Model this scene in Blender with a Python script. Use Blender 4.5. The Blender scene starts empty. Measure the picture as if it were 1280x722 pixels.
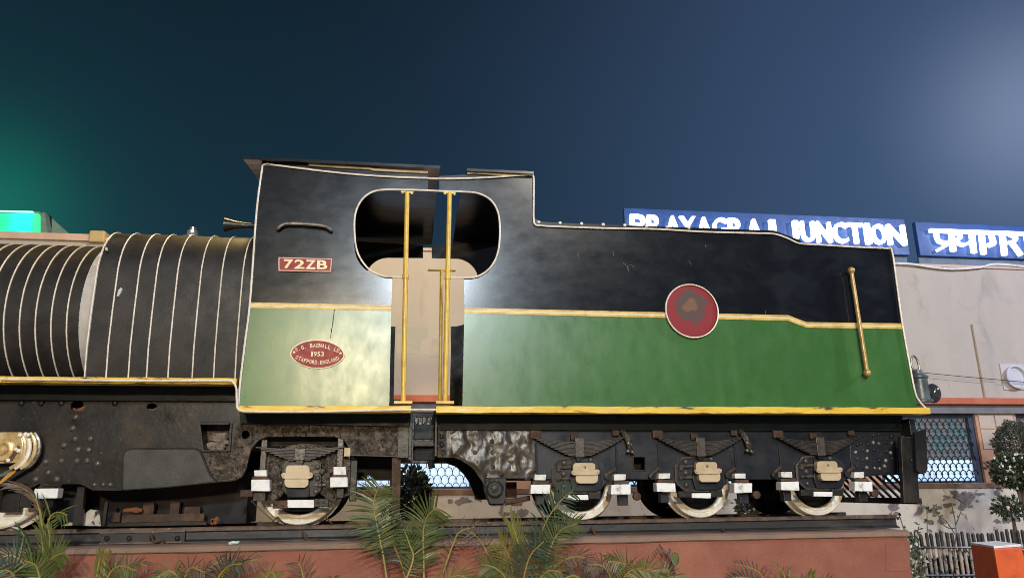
import bpy, bmesh, math, random
from mathutils import Vector, Matrix
from mathutils.geometry import tessellate_polygon
random.seed(7)
rnd = random.random
def ru(a, b): return a + (b - a) * random.random()
SC = bpy.context.scene
COL = SC.collection

# ------------------------------------------------------------------ camera
F, CX, CY = 924.0, 640.0, 361.0
PITCH, YAW, ROLL = 0.2650857, 0.14085989, -0.01218863
CAM = Vector((0.0, -6.2, 1.6))
def _axes():
    cp, sp = math.cos(PITCH), math.sin(PITCH)
    r, fw, u = Vector((1, 0, 0)), Vector((0, cp, sp)), Vector((0, -sp, cp))
    c, s = math.cos(ROLL), math.sin(ROLL)
    r, u = c * r + s * u, -s * r + c * u
    cy, sy = math.cos(YAW), math.sin(YAW)
    Z = Matrix(((cy, sy, 0), (-sy, cy, 0), (0, 0, 1)))
    return Z @ r, Z @ u, Z @ fw
RX, UP, FW = _axes()
cd = bpy.data.cameras.new("camera")
cd.sensor_width = 36.0
cd.lens = F / 1280 * 36.0
cd.clip_end = 2000
cam = bpy.data.objects.new("camera", cd)
COL.objects.link(cam)
m = Matrix((RX, UP, -FW)).transposed().to_4x4()
m.translation = CAM
cam.matrix_world = m
SC.camera = cam
def P(px, py, Y):
    """the point of the upright plane at depth Y that the survey of the photograph gives for a pixel"""
    d = RX * ((px - CX) / F) - UP * ((py - CY) / F) + FW
    return CAM + d * ((Y - CAM.y) / d.y)
def X(px, py, Y): return P(px, py, Y).x
def Z(px, py, Y): return P(px, py, Y).z

# ------------------------------------------------------------------ night sky
w = bpy.data.worlds.new("World"); SC.world = w; w.use_nodes = True
nt = w.node_tree; N = nt.nodes; L = nt.links
N.clear()
def wn(t, **k):
    n = N.new(t)
    for a, b in k.items(): setattr(n, a, b)
    return n
tc = wn('ShaderNodeTexCoord')
def lobe(d, n):
    dp = wn('ShaderNodeVectorMath', operation='DOT_PRODUCT')
    nm = wn('ShaderNodeVectorMath', operation='NORMALIZE')
    L.new(tc.outputs['Generated'], nm.inputs[0]); L.new(nm.outputs[0], dp.inputs[0])
    dp.inputs[1].default_value = Vector(d).normalized()
    mx = wn('ShaderNodeMath', operation='MAXIMUM'); mx.inputs[1].default_value = 0.0
    L.new(dp.outputs['Value'], mx.inputs[0])
    pw = wn('ShaderNodeMath', operation='POWER'); pw.inputs[1].default_value = n
    L.new(mx.outputs[0], pw.inputs[0])
    return pw.outputs[0]
def addcol(prev, fac, col):
    mx = wn('ShaderNodeMix', data_type='RGBA', blend_type='ADD')
    L.new(fac, mx.inputs['Factor']); L.new(prev, mx.inputs[6]); mx.inputs[7].default_value = (*col, 1)
    return mx.outputs[2]
sx = wn('ShaderNodeSeparateXYZ'); L.new(tc.outputs['Generated'], sx.inputs[0])
cr = wn('ShaderNodeValToRGB'); L.new(sx.outputs['Z'], cr.inputs['Fac'])
e = cr.color_ramp.elements
e[0].position = 0.0; e[0].color = (0.021, 0.046, 0.082, 1)
e[1].position = 1.0; e[1].color = (0.0035, 0.008, 0.017, 1)
k = e.new(0.35); k.color = (0.0085, 0.0235, 0.044, 1)
k = e.new(0.60); k.color = (0.0050, 0.0125, 0.0255, 1)
c = cr.outputs['Color']
dirR = P(1300, 140, 10) - CAM
c = addcol(c, lobe(dirR, 8), (0.040, 0.068, 0.138))      # glow of the floodlit forecourt to the right
c = addcol(c, lobe(dirR, 190), (0.13, 0.145, 0.195))
dirG = P(-20, 262, 10) - CAM
c = addcol(c, lobe(dirG, 300), (0.0, 0.10, 0.052))       # green glow round the lit board to the left
c = addcol(c, lobe(dirG, 60), (0.0, 0.013, 0.008))
c = addcol(c, lobe(dirG, 5), (0.0, 0.005, 0.002))
bg = wn('ShaderNodeBackground'); bg.inputs['Strength'].default_value = 1.0
L.new(c, bg.inputs['Color'])
wo = wn('ShaderNodeOutputWorld'); L.new(bg.outputs[0], wo.inputs[0])

# ------------------------------------------------------------------ street lamps and one added fill (all outside the frame)
def lamp(name, loc, power, col, rad=0.3):
    l = bpy.data.lights.new(name, 'POINT'); l.energy = power; l.color = col; l.shadow_soft_size = rad
    o = bpy.data.objects.new(name, l); o.location = loc; COL.objects.link(o); return o
lamp("cool_mast_lamp", (0.6, -20.0, 9.2), 9500, (0.76, 0.89, 1.0), 0.5)
lamp("warm_street_lamp", (-1.9, -20.0, 5.8), 7000, (1.0, 0.80, 0.50), 0.5)
lamp("high_fill_lamp", (5.0, -16.0, 12.5), 3200, (1.0, 0.93, 0.84), 0.4)  # added fill high in front, for more diffuse light
lamp("forecourt_floodlight", (17.0, -4.0, 9.5), 6200, (0.70, 0.76, 1.0), 0.4)
lamp("warm_yard_lamp", (-1.6, 2.6, 9.4), 1500, (1.0, 0.71, 0.27), 0.3)

SC.view_settings.view_transform = 'Standard'
SC.view_settings.look = 'None'
SC.view_settings.exposure = 0.0
SC.view_settings.gamma = 1.0
SC.cycles.filter_width = 1.0

# ------------------------------------------------------------------ materials
def mat(name, c1, c2=None, ns=5.0, lo=0.45, hi=0.62, rough=0.5, rvar=0.12, metal=0.0, bump=0.15, bs=40.0, bd=0.01,
        st=(1, 1, 1), c3=None, ns3=18.0, lo3=0.58, hi3=0.70, spec=0.5, emit=None, estr=0.0, wave=0.0, coat=0.0, rst=None, rs=None):
    M = bpy.data.materials.new(name); M.use_nodes = True
    n = M.node_tree.nodes; l = M.node_tree.links
    b = n['Principled BSDF']
    b.inputs['Base Color'].default_value = (*c1, 1)
    b.inputs['Metallic'].default_value = metal
    b.inputs['Specular IOR Level'].default_value = spec
    b.inputs['Coat Weight'].default_value = coat
    if coat: b.inputs['Coat Roughness'].default_value = 0.12
    t = n.new('ShaderNodeTexCoord'); mp = n.new('ShaderNodeMapping')
    mp.inputs['Scale'].default_value = st
    l.new(t.outputs['Object'], mp.inputs[0])
    def noise(s, det=6, v=None, ro=0.6, dist=0.0):
        x = n.new('ShaderNodeTexNoise'); x.inputs['Scale'].default_value = s; x.inputs['Detail'].default_value = det
        x.inputs['Roughness'].default_value = ro; x.inputs['Distortion'].default_value = dist
        l.new(v or mp.outputs[0], x.inputs['Vector']); return x.outputs['Fac']
    def rng(src, a, c, d0=0.0, d1=1.0):
        x = n.new('ShaderNodeMapRange'); x.inputs[1].default_value = a; x.inputs[2].default_value = c
        x.inputs[3].default_value = d0; x.inputs[4].default_value = d1
        l.new(src, x.inputs[0]); return x.outputs[0]
    col = None
    if c2 is not None:
        f = rng(noise(ns, 8, dist=0.4), lo, hi)
        x = n.new('ShaderNodeMix'); x.data_type = 'RGBA'; l.new(f, x.inputs['Factor'])
        x.inputs[6].default_value = (*c1, 1); x.inputs[7].default_value = (*c2, 1); col = x.outputs[2]
        if c3 is not None:
            f = rng(noise(ns3, 8, dist=0.8), lo3, hi3)
            x = n.new('ShaderNodeMix'); x.data_type = 'RGBA'; l.new(f, x.inputs['Factor'])
            l.new(col, x.inputs[6]); x.inputs[7].default_value = (*c3, 1); col = x.outputs[2]
        l.new(col, b.inputs['Base Color'])
    rv = mp.outputs[0]
    if rst:
        m2 = n.new('ShaderNodeMapping'); m2.inputs['Scale'].default_value = rst
        l.new(t.outputs['Object'], m2.inputs[0]); rv = m2.outputs[0]
    l.new(rng(noise(rs or ns * 1.7, 6, rv), 0.3, 0.7, max(0.03, rough - rvar), min(1, rough + rvar)), b.inputs['Roughness'])
    if bump:
        h = noise(bs, 5)
        if wave:
            a = n.new('ShaderNodeMath'); a.operation = 'MULTIPLY_ADD'
            l.new(noise(2.6, 3), a.inputs[0]); a.inputs[1].default_value = wave; l.new(h, a.inputs[2]); h = a.outputs[0]
        bm = n.new('ShaderNodeBump'); bm.inputs['Strength'].default_value = bump; bm.inputs['Distance'].default_value = bd
        l.new(h, bm.inputs['Height']); l.new(bm.outputs[0], b.inputs['Normal'])
        if coat: l.new(bm.outputs[0], b.inputs['Coat Normal'])
    if emit is not None:
        b.inputs['Emission Color'].default_value = (*emit, 1); b.inputs['Emission Strength'].default_value = estr
    return M

BLACK = mat('black_gloss_paint', (0.006, 0.007, 0.010), (0.012, 0.014, 0.018), ns=3, rough=0.205, rvar=0.028, bump=0.014, bs=9, bd=0.010,
            st=(0.8, 1, 1.2), c3=(0.018, 0.020, 0.025), ns3=9, lo3=0.62, hi3=0.80, spec=0.42, rst=(0.8, 1, 1.4), rs=7, wave=0.8)
GREEN = mat('green_gloss_paint', (0.036, 0.118, 0.026), (0.046, 0.138, 0.034), ns=2.2, rough=0.295, rvar=0.05, bump=0.024, bs=9, bd=0.010,
            st=(1.3, 1, 0.6), c3=(0.075, 0.13, 0.055), ns3=11, lo3=0.64, hi3=0.82, spec=0.62, rst=(1.3, 1, 0.8), rs=6, wave=1.2)
LAG = mat('boiler_cladding_paint', (0.020, 0.0175, 0.017), (0.034, 0.029, 0.027), ns=4, rough=0.52, bump=0.25, bs=60, bd=0.004, c3=(0.060, 0.055, 0.05), ns3=14, lo3=0.62, hi3=0.8, spec=0.35)
FRAME = mat('dirty_black_frame_paint', (0.012, 0.011, 0.011), (0.045, 0.033, 0.025), ns=2.6, lo=0.46, hi=0.72, rough=0.40, rvar=0.14, spec=0.35, bump=0.22, bs=20, bd=0.010,
            c3=(0.16, 0.125, 0.095), ns3=30, lo3=0.64, hi3=0.76)
SPRING = mat('spring_steel', (0.020, 0.017, 0.016), (0.050, 0.036, 0.028), ns=9, rough=0.45, rvar=0.12, bump=0.2, bs=40)
FRAMEG = mat('wrinkled_black_sheet', (0.030, 0.021, 0.013), (0.052, 0.035, 0.021), ns=3.0, lo=0.3, hi=0.8, rough=0.36, rvar=0.06, bump=0.2, bs=16, bd=0.02, st=(1.3, 1, 0.8), spec=0.7)
FRAMEB = mat('blue_black_frame_paint', (0.011, 0.013, 0.019), (0.028, 0.027, 0.030), ns=3.2, lo=0.44, hi=0.72, rough=0.40, rvar=0.12, spec=0.4, bump=0.20, bs=20, bd=0.008, c3=(0.10, 0.08, 0.065), ns3=18, lo3=0.64, hi3=0.78)
CRUST = mat('caked_grease_and_rust', (0.060, 0.046, 0.036), (0.23, 0.175, 0.13), ns=14, lo=0.42, hi=0.66, rough=0.38, rvar=0.15, bump=1.0, bs=38, bd=0.04, c3=(0.02, 0.016, 0.014), ns3=24, lo3=0.5, hi3=0.62)
DARK = mat('dark_teal_underside', (0.005, 0.010, 0.013), (0.009, 0.016, 0.019), ns=5, rough=0.5, spec=0.25, bump=0.1)
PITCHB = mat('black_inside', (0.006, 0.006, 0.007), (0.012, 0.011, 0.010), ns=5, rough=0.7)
RUST = mat('rusty_brown_iron', (0.055, 0.030, 0.020), (0.11, 0.055, 0.030), ns=9, rough=0.8, bump=0.5, bs=50, c3=(0.03, 0.022, 0.018), ns3=20)
ORUST = mat('bright_orange_rust', (0.24, 0.085, 0.03), (0.11, 0.045, 0.02), ns=20, rough=0.85, bump=0.5, bs=60)
YELLOW = mat('yellow_board_paint', (0.74, 0.50, 0.055), (0.60, 0.35, 0.05), ns=7, lo=0.40, hi=0.7, rough=0.42, bump=0.25, bs=30, bd=0.006, st=(0.6, 1, 2.4), c3=(0.09, 0.045, 0.018), ns3=7, lo3=0.555, hi3=0.64)
YRAIL = mat('yellow_rail_paint', (0.66, 0.44, 0.055), (0.56, 0.33, 0.045), ns=12, rough=0.36, bump=0.1)
GOLD = mat('gold_handrail_paint', (0.50, 0.33, 0.12), (0.38, 0.23, 0.08), ns=14, rough=0.38, metal=0.35, bump=0.1)
LINE = mat('lining_yellow', (0.66, 0.44, 0.10), (0.48, 0.30, 0.07), ns=8, rough=0.45, bump=0.08)
LINEC = mat('lining_cream', (0.78, 0.68, 0.45), rough=0.5, bump=0.0)
ROPE = mat('pale_plastic_tube', (0.80, 0.72, 0.62), (0.66, 0.56, 0.45), ns=20, rough=0.35, bump=0.0)
WHITE = mat('chalky_white_paint', (0.80, 0.79, 0.78), (0.68, 0.66, 0.63), ns=16, rough=0.6, bump=0.25, bs=50, c3=(0.36, 0.29, 0.22), ns3=16, lo3=0.60, hi3=0.72)
CREAMT = mat('cream_tyre_paint', (0.86, 0.80, 0.70), (0.70, 0.60, 0.46), ns=8, rough=0.42, bump=0.15, c3=(0.42, 0.30, 0.17), ns3=14, lo3=0.64, hi3=0.76)
BEIGE = mat('beige_cover_paint', (0.54, 0.42, 0.27), (0.46, 0.35, 0.22), ns=9, rough=0.40, bump=0.12, bs=30, c3=(0.30, 0.21, 0.12), ns3=16, lo3=0.66, hi3=0.76)
BRASS = mat('pale_gold_paint', (0.66, 0.50, 0.27), (0.50, 0.33, 0.13), ns=10, rough=0.28, metal=0.3, bump=0.15)
STRIP = mat('beige_trim', (0.62, 0.49, 0.30), (0.48, 0.36, 0.2), ns=9, rough=0.5)
SILVER = mat('silver_metal', (0.62, 0.62, 0.62), (0.4, 0.4, 0.42), ns=10, rough=0.3, metal=0.8)
STEEL = mat('worn_grey_handle', (0.30, 0.27, 0.23), (0.14, 0.12, 0.10), ns=20, rough=0.35, metal=0.6)
RED = mat('dark_red_plate', (0.24, 0.020, 0.018), (0.31, 0.035, 0.03), ns=12, rough=0.5, spec=0.3, bump=0.25, bs=30)
PLINTH = mat('terracotta_plinth_paint', (0.25, 0.078, 0.046), (0.33, 0.122, 0.074), ns=2.0, lo=0.40, hi=0.66, rough=0.75, bump=0.6, bs=130, bd=0.008, c3=(0.19, 0.065, 0.045), ns3=60, lo3=0.56, hi3=0.72)
COPING = mat('faded_coping_cement', (0.25, 0.15, 0.105), (0.20, 0.135, 0.10), ns=4, rough=0.85, bump=0.4, bs=70)
RAILM = mat('tarred_rail_steel', (0.022, 0.022, 0.024), (0.05, 0.042, 0.038), ns=5, rough=0.55, bump=0.25, bs=30, st=(0.4, 1, 1), c3=(0.10, 0.07, 0.05), ns3=14, lo3=0.64, hi3=0.8)
RAILH = mat('rusty_rail_head', (0.14, 0.09, 0.065), (0.07, 0.05, 0.042), ns=12, rough=0.6, bump=0.5, bs=40, c3=(0.36, 0.28, 0.21), ns3=24, lo3=0.62, hi3=0.7)
WALL = mat('cream_station_wall', (0.47, 0.41, 0.355), (0.41, 0.36, 0.315), ns=0.9, lo=0.42, hi=0.70, rough=0.85, bump=0.3, bs=40, bd=0.006, st=(1.3, 1, 0.6), c3=(0.34, 0.305, 0.27), ns3=1.4, lo3=0.58, hi3=0.72)
WALLLOW = mat('stained_lower_wall', (0.62, 0.55, 0.46), (0.52, 0.46, 0.39), ns=2.2, rough=0.9, bump=0.4, bs=30, bd=0.01, c3=(0.15, 0.125, 0.115), ns3=2.6, lo3=0.57, hi3=0.64)
BAND = mat('red_cornice_paint', (0.48, 0.115, 0.05), (0.50, 0.15, 0.08), ns=3, rough=0.7)
PILAS = mat('peach_pilaster_plaster', (0.55, 0.30, 0.19), (0.46, 0.28, 0.20), ns=2, rough=0.85, bump=0.3)
TILE = mat('beige_wall_tile', (0.55, 0.44, 0.34), (0.50, 0.40, 0.32), ns=4, rough=0.5)
PARAP = mat('pinkish_parapet_plaster', (0.62, 0.43, 0.35), (0.54, 0.38, 0.31), ns=3, rough=0.8)
OCHRE = mat('ochre_block_plaster', (0.50, 0.38, 0.19), (0.44, 0.34, 0.18), ns=5, rough=0.8)
BLUEBD = mat('blue_sign_sheet', (0.014, 0.060, 0.23), (0.017, 0.070, 0.26), ns=2, rough=0.45, bump=0.05)
LIT = mat('lit_white_letter', (0.9, 0.93, 1.0), rough=0.5, bump=0.0, emit=(0.86, 0.93, 1.0), estr=2.1)
GREENLIT = mat('lit_green_panel', (0.05, 0.6, 0.25), rough=0.4, bump=0.0, emit=(0.0, 1.0, 0.34), estr=1.1)
CYANLIT = mat('lit_cyan_panel', (0.05, 0.6, 0.55), rough=0.4, bump=0.0, emit=(0.0, 0.95, 0.86), estr=1.1)
TUBELIT = mat('lit_tube', (0.6, 1, 0.9), rough=0.4, bump=0.0, emit=(0.25, 1.0, 0.80), estr=1.6)
GREYSH = mat('grey_sheet_metal', (0.20, 0.30, 0.27), (0.16, 0.24, 0.22), ns=4, rough=0.5)
PANELIT = mat('lit_frosted_pane', (0.6, 0.7, 0.8), rough=0.4, bump=0.0, emit=(0.44, 0.66, 0.95), estr=0.85)
PANEDIM = mat('dim_pane', (0.16, 0.20, 0.22), (0.30, 0.20, 0.18), ns=1.6, rough=0.15, bump=0.0, emit=(0.30, 0.25, 0.25), estr=0.13, c3=(0.10, 0.22, 0.22), ns3=2.5, lo3=0.5, hi3=0.6)
GRILLE = mat('dark_blue_iron', (0.016, 0.022, 0.036), (0.022, 0.03, 0.05), ns=6, rough=0.5)
WFRAME = mat('blue_window_frame', (0.030, 0.045, 0.080), (0.04, 0.055, 0.09), ns=6, rough=0.5)
PICKET = mat('weathered_fence_picket', (0.44, 0.37, 0.32), (0.28, 0.24, 0.21), ns=12, rough=0.85, bump=0.3, c3=(0.04, 0.035, 0.035), ns3=8, lo3=0.52, hi3=0.62)
PCAP = mat('black_picket_cap', (0.02, 0.02, 0.024), (0.04, 0.036, 0.036), ns=10, rough=0.6)
ORANGE = mat('orange_block_paint', (0.72, 0.115, 0.018), (0.62, 0.09, 0.018), ns=4, rough=0.6, bump=0.3, bs=30, c3=(0.40, 0.10, 0.04), ns3=11, lo3=0.60, hi3=0.74)
CAPW = mat('white_block_top', (0.78, 0.74, 0.70), (0.62, 0.56, 0.5), ns=8, rough=0.7)
GROUND = mat('dusty_paving', (0.20, 0.17, 0.14), (0.14, 0.12, 0.10), ns=3, rough=0.9, bump=0.4, bs=30)
LEAF = mat('palm_leaf_green', (0.072, 0.095, 0.022), (0.11, 0.12, 0.034), ns=9, rough=0.42, bump=0.0)
LEAFY = mat('palm_leaf_yellow', (0.15, 0.14, 0.026), (0.12, 0.10, 0.024), ns=9, rough=0.45, bump=0.0)
LEAFD = mat('palm_leaf_dark', (0.030, 0.052, 0.026), (0.045, 0.068, 0.045), ns=9, rough=0.4, bump=0.0)
LEAFB = mat('palm_leaf_dry', (0.12, 0.075, 0.046), (0.075, 0.048, 0.04), ns=9, rough=0.6, bump=0.0)
RACH = mat('palm_stalk', (0.30, 0.24, 0.05), (0.20, 0.19, 0.04), ns=9, rough=0.45, bump=0.0)
SHRUB = mat('shrub_leaf', (0.045, 0.065, 0.035), (0.07, 0.085, 0.055), ns=12, rough=0.5, bump=0.0)
SHRUBG = mat('dusty_shrub_leaf', (0.07, 0.085, 0.07), (0.11, 0.12, 0.10), ns=12, rough=0.6, bump=0.0)
SHRUBD = mat('dark_shrub_leaf', (0.018, 0.026, 0.016), (0.03, 0.036, 0.022), ns=12, rough=0.5, bump=0.0)
PETAL = mat('white_petal', (0.75, 0.75, 0.70), rough=0.5, bump=0.0)
BARK = mat('brown_twig', (0.10, 0.065, 0.045), (0.07, 0.05, 0.035), ns=14, rough=0.8)
def roundel_mat():
    M = bpy.data.materials.new('worn_red_roundel'); M.use_nodes = True
    n = M.node_tree.nodes; l = M.node_tree.links; b = n['Principled BSDF']; b.inputs['Roughness'].default_value = 0.6; b.inputs['Specular IOR Level'].default_value = 0.3
    t = n.new('ShaderNodeTexCoord'); ln = n.new('ShaderNodeVectorMath'); ln.operation = 'LENGTH'
    mp = n.new('ShaderNodeMapping'); mp.inputs['Scale'].default_value = (4, 0, 4); mp.inputs['Location'].default_value = (0, 0, -0.18); l.new(t.outputs['Object'], mp.inputs[0])
    l.new(mp.outputs[0], ln.inputs[0])
    no = n.new('ShaderNodeTexNoise'); no.inputs['Scale'].default_value = 14; no.inputs['Detail'].default_value = 8; l.new(t.outputs['Object'], no.inputs['Vector'])
    n2 = n.new('ShaderNodeTexNoise'); n2.inputs['Scale'].default_value = 8; l.new(t.outputs['Object'], n2.inputs['Vector'])
    a = n.new('ShaderNodeMath'); a.operation = 'MULTIPLY_ADD'; l.new(no.outputs['Fac'], a.inputs[0]); a.inputs[1].default_value = 0.55; l.new(ln.outputs['Value'], a.inputs[2])
    a2 = n.new('ShaderNodeMath'); a2.operation = 'MULTIPLY_ADD'; l.new(n2.outputs['Fac'], a2.inputs[0]); a2.inputs[1].default_value = 0.42; l.new(a.outputs[0], a2.inputs[2])
    r = n.new('ShaderNodeValToRGB'); l.new(a2.outputs[0], r.inputs['Fac'])
    e = r.color_ramp.elements; e[0].position = 0.44; e[0].color = (0.17, 0.085, 0.05, 1); e[1].position = 0.93; e[1].color = (0.21, 0.016, 0.022, 1)
    for p_, c_ in ((0.52, (0.085, 0.05, 0.042, 1)), (0.66, (0.09, 0.052, 0.045, 1)), (0.70, (0.20, 0.022, 0.026, 1)), (0.80, (0.24, 0.02, 0.026, 1))):
        k = e.new(p_); k.color = c_
    mul = n.new('ShaderNodeMath'); mul.operation = 'MULTIPLY'; mul.inputs[1].default_value = 0.64; l.new(a2.outputs[0], mul.inputs[0]); l.new(mul.outputs[0], r.inputs['Fac'])
    l.new(r.outputs['Color'], b.inputs['Base Color'])
    bp = n.new('ShaderNodeBump'); bp.inputs['Strength'].default_value = 0.3; bp.inputs['Distance'].default_value = 0.01; l.new(no.outputs['Fac'], bp.inputs['Height']); l.new(bp.outputs[0], b.inputs['Normal'])
    return M
ROUNDEL = roundel_mat()

RIVETM = mat('dusty_rivet_head', (0.10, 0.085, 0.07), (0.045, 0.038, 0.033), ns=30, rough=0.38, bump=0.1)
WORN = mat('worn_iron_edge', (0.085, 0.068, 0.055), (0.035, 0.028, 0.025), ns=18, rough=0.36, bump=0.3, bs=40)
DIRT = mat('dry_dirt', (0.26, 0.205, 0.16), (0.12, 0.09, 0.07), ns=18, rough=0.8, bump=0.6, bs=40)
# ------------------------------------------------------------------ mesh building
class MB:
    def __init__(s): s.v = []; s.f = []; s.mi = []
    def add(s, vs, fs, mi=0):
        o = len(s.v); s.v += [tuple(v) for v in vs]
        for f in fs: s.f.append(tuple(i + o for i in f)); s.mi.append(mi)
        return s
    def box(s, x0, x1, y0, y1, z0, z1, mi=0):
        return s.add([(x0, y0, z0), (x1, y0, z0), (x1, y1, z0), (x0, y1, z0), (x0, y0, z1), (x1, y0, z1), (x1, y1, z1), (x0, y1, z1)],
                     [(0, 3, 2, 1), (4, 5, 6, 7), (0, 1, 5, 4), (1, 2, 6, 5), (2, 3, 7, 6), (3, 0, 4, 7)], mi)
    def pbox(s, a, b, c, d, Y, t, mi=0):
        """box whose near face fills the pixel rectangle a,b - c,d at depth Y"""
        m = (b + d) / 2; n = (a + c) / 2
        return s.box(X(a, m, Y), X(c, m, Y), Y, Y + t, Z(n, d, Y), Z(n, b, Y), mi)
    def xz(s, pts, Y, t, holes=(), mi=0, off=0.0):
        """plate with outline pts (x,z) between depth Y and Y+t"""
        loops = [list(pts)] + [list(h) for h in holes]
        tri = tessellate_polygon([[Vector((p[0], p[1], 0)) for p in lp] for lp in loops])
        flat = [p for lp in loops for p in lp]; n = len(flat)
        vs = [(p[0], Y, p[1]) for p in flat] + [(p[0], Y + t, p[1]) for p in flat]
        fs = []
        for a, b, c in tri:
            A, B, C = flat[a], flat[b], flat[c]
            if (B[0] - A[0]) * (C[1] - A[1]) - (B[1] - A[1]) * (C[0] - A[0]) < 0: b, c = c, b
            fs.append((a, b, c)); fs.append((a + n, c + n, b + n))
        o = 0
        for li, lp in enumerate(loops):
            k = len(lp); ar = sum(lp[i][0] * lp[(i + 1) % k][1] - lp[(i + 1) % k][0] * lp[i][1] for i in range(k))
            for i in range(k):
                a, b = o + i, o + (i + 1) % k
                q = (a, b + 0, b + n, a + n)
                ccw = ar > 0
                if li: ccw = not ccw
                fs.append(q[::-1] if ccw else q)
            o += k
        return s.add(vs, fs, mi)
    def plate(s, px, Y, t, holes=(), mi=0):
        return s.xz([(P(a, b, Y).x, P(a, b, Y).z) for a, b in px], Y, t, [[(P(a, b, Y).x, P(a, b, Y).z) for a, b in h] for h in holes], mi)
    def tube(s, pts, r, n=6, mi=0, cap=True):
        pts = [Vector(p) for p in pts]; rings = []
        k = len(pts); ref = None
        for i, p in enumerate(pts):
            d = (pts[min(i + 1, k - 1)] - pts[max(i - 1, 0)]).normalized()
            if ref is None:
                ref = Vector((0, 0, 1)) if abs(d.z) < 0.9 else Vector((1, 0, 0))
            a = d.cross(ref); 
            if a.length < 1e-4: a = d.cross(Vector((0, 1, 0)))
            a.normalize(); b = a.cross(d).normalized(); ref = b
            rr = r[i] if isinstance(r, (list, tuple)) else r
            rings.append([p + (a * math.cos(2 * math.pi * j / n) + b * math.sin(2 * math.pi * j / n)) * rr for j in range(n)])
        vs = [v for q in rings for v in q]; fs = []
        for i in range(k - 1):
            for j in range(n):
                fs.append((i * n + j, i * n + (j + 1) % n, (i + 1) * n + (j + 1) % n, (i + 1) * n + j))
        if cap: fs.append(tuple(range(n))[::-1]); fs.append(tuple((k - 1) * n + j for j in range(n)))
        return s.add(vs, fs, mi)
    def lathe(s, c, prof, n=40, axis='y', mi=0, a0=0.0, a1=2 * math.pi, closed=False):
        """prof: list of (radius, offset along axis); for axis y the offset grows away from the camera"""
        vs = []; full = abs(a1 - a0 - 2 * math.pi) < 1e-6; m = n if full else n + 1
        for r, o in prof:
            for j in range(m):
                a = a0 + (a1 - a0) * j / n
                ca, sa = math.cos(a) * r, math.sin(a) * r
                if axis == 'y': vs.append((c[0] + ca, c[1] + o, c[2] + sa))
                elif axis == 'x': vs.append((c[0] + o, c[1] + ca, c[2] + sa))
                else: vs.append((c[0] + ca, c[1] + sa, c[2] + o))
        fs = []; K = len(prof)
        for i in range(K if closed else K - 1):
            i2 = (i + 1) % K
            for j in range(n):
                j2 = (j + 1) % m
                fs.append((i * m + j, i * m + j2, i2 * m + j2, i2 * m + j))
        return s.add(vs, fs, mi)
    def dome(s, c, r, h=None, n=8, mi=0):
        """rivet head facing the camera"""
        h = h or r * 0.7
        return s.lathe(c, [(r, 0.004), (r * 0.95, -h * 0.35), (r * 0.62, -h * 0.85), (r * 0.2, -h), (0.0001, -h)], n, mi=mi)
    def ball(s, c, r, n=16, mi=0, sc=(1, 1, 1)):
        vs = []; fs = []; k = n // 2
        for i in range(k + 1):
            t = math.pi * i / k
            for j in range(n):
                a = 2 * math.pi * j / n
                vs.append((c[0] + r * sc[0] * math.sin(t) * math.cos(a), c[1] + r * sc[1] * math.sin(t) * math.sin(a), c[2] + r * sc[2] * math.cos(t)))
        for i in range(k):
            for j in range(n): fs.append((i * n + j, (i + 1) * n + j, (i + 1) * n + (j + 1) % n, i * n + (j + 1) % n))
        return s.add(vs, fs, mi)
    def build(s, name, mats, parent=None, bevel=0.0, smooth=False, origin=None):
        me = bpy.data.meshes.new(name)
        o3 = Vector(origin) if origin is not None else Vector((0, 0, 0))
        me.from_pydata([tuple(Vector(v) - o3) for v in s.v], [], s.f)
        if not isinstance(mats, (list, tuple)): mats = [mats]
        for q in mats: me.materials.append(q)
        me.polygons.foreach_set('material_index', s.mi)
        bm = bmesh.new(); bm.from_mesh(me); bmesh.ops.remove_doubles(bm, verts=bm.verts, dist=1e-5)
        bmesh.ops.recalc_face_normals(bm, faces=bm.faces); bm.to_mesh(me); bm.free()
        if smooth: me.shade_smooth(); me.set_sharp_from_angle(angle=math.radians(38))
        o = bpy.data.objects.new(name, me); COL.objects.link(o)
        o.location = o3
        if parent is not None: attach(o, parent)
        if bevel:
            bv = o.modifiers.new('bevel', 'BEVEL'); bv.width = bevel; bv.segments = 2; bv.limit_method = 'ANGLE'; bv.angle_limit = math.radians(40)
        return o
WORLD = {}
def attach(o, parent):
    o.parent = parent
    o.location = o.location - WORLD.get(parent.name, Vector((0, 0, 0)))
    WORLD[o.name] = o.location + WORLD.get(parent.name, Vector((0, 0, 0)))
def thing(name, loc, label, cat, group=None):
    o = bpy.data.objects.new(name, None); o.empty_display_size = 0.2; COL.objects.link(o)
    o.location = loc; WORLD[o.name] = Vector(loc); tag(o, label, cat, group); return o
def tag(o, label=None, cat=None, group=None, kind=None):
    if label: o['label'] = label
    if cat: o['category'] = cat
    if group: o['group'] = group
    if kind: o['kind'] = kind
    return o
def bez(pts, n=6):
    """smooth curve through the points"""
    pts = [Vector(p) for p in pts]; out = []
    for i in range(len(pts) - 1):
        p0, p1, p2, p3 = pts[max(i - 1, 0)], pts[i], pts[i + 1], pts[min(i + 2, len(pts) - 1)]
        for k in range(n):
            t = k / n
            out.append(0.5 * ((2 * p1) + (p2 - p0) * t + (2 * p0 - 5 * p1 + 4 * p2 - p3) * t * t + (3 * p1 - p0 - 3 * p2 + p3) * t ** 3))
    out.append(pts[-1]); return out
def arc_px(cx, cy, rx, ry, a0, a1, n=7):
    return [(cx + rx * math.cos(math.radians(a0 + (a1 - a0) * i / n)), cy - ry * math.sin(math.radians(a0 + (a1 - a0) * i / n))) for i in range(n + 1)]
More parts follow.
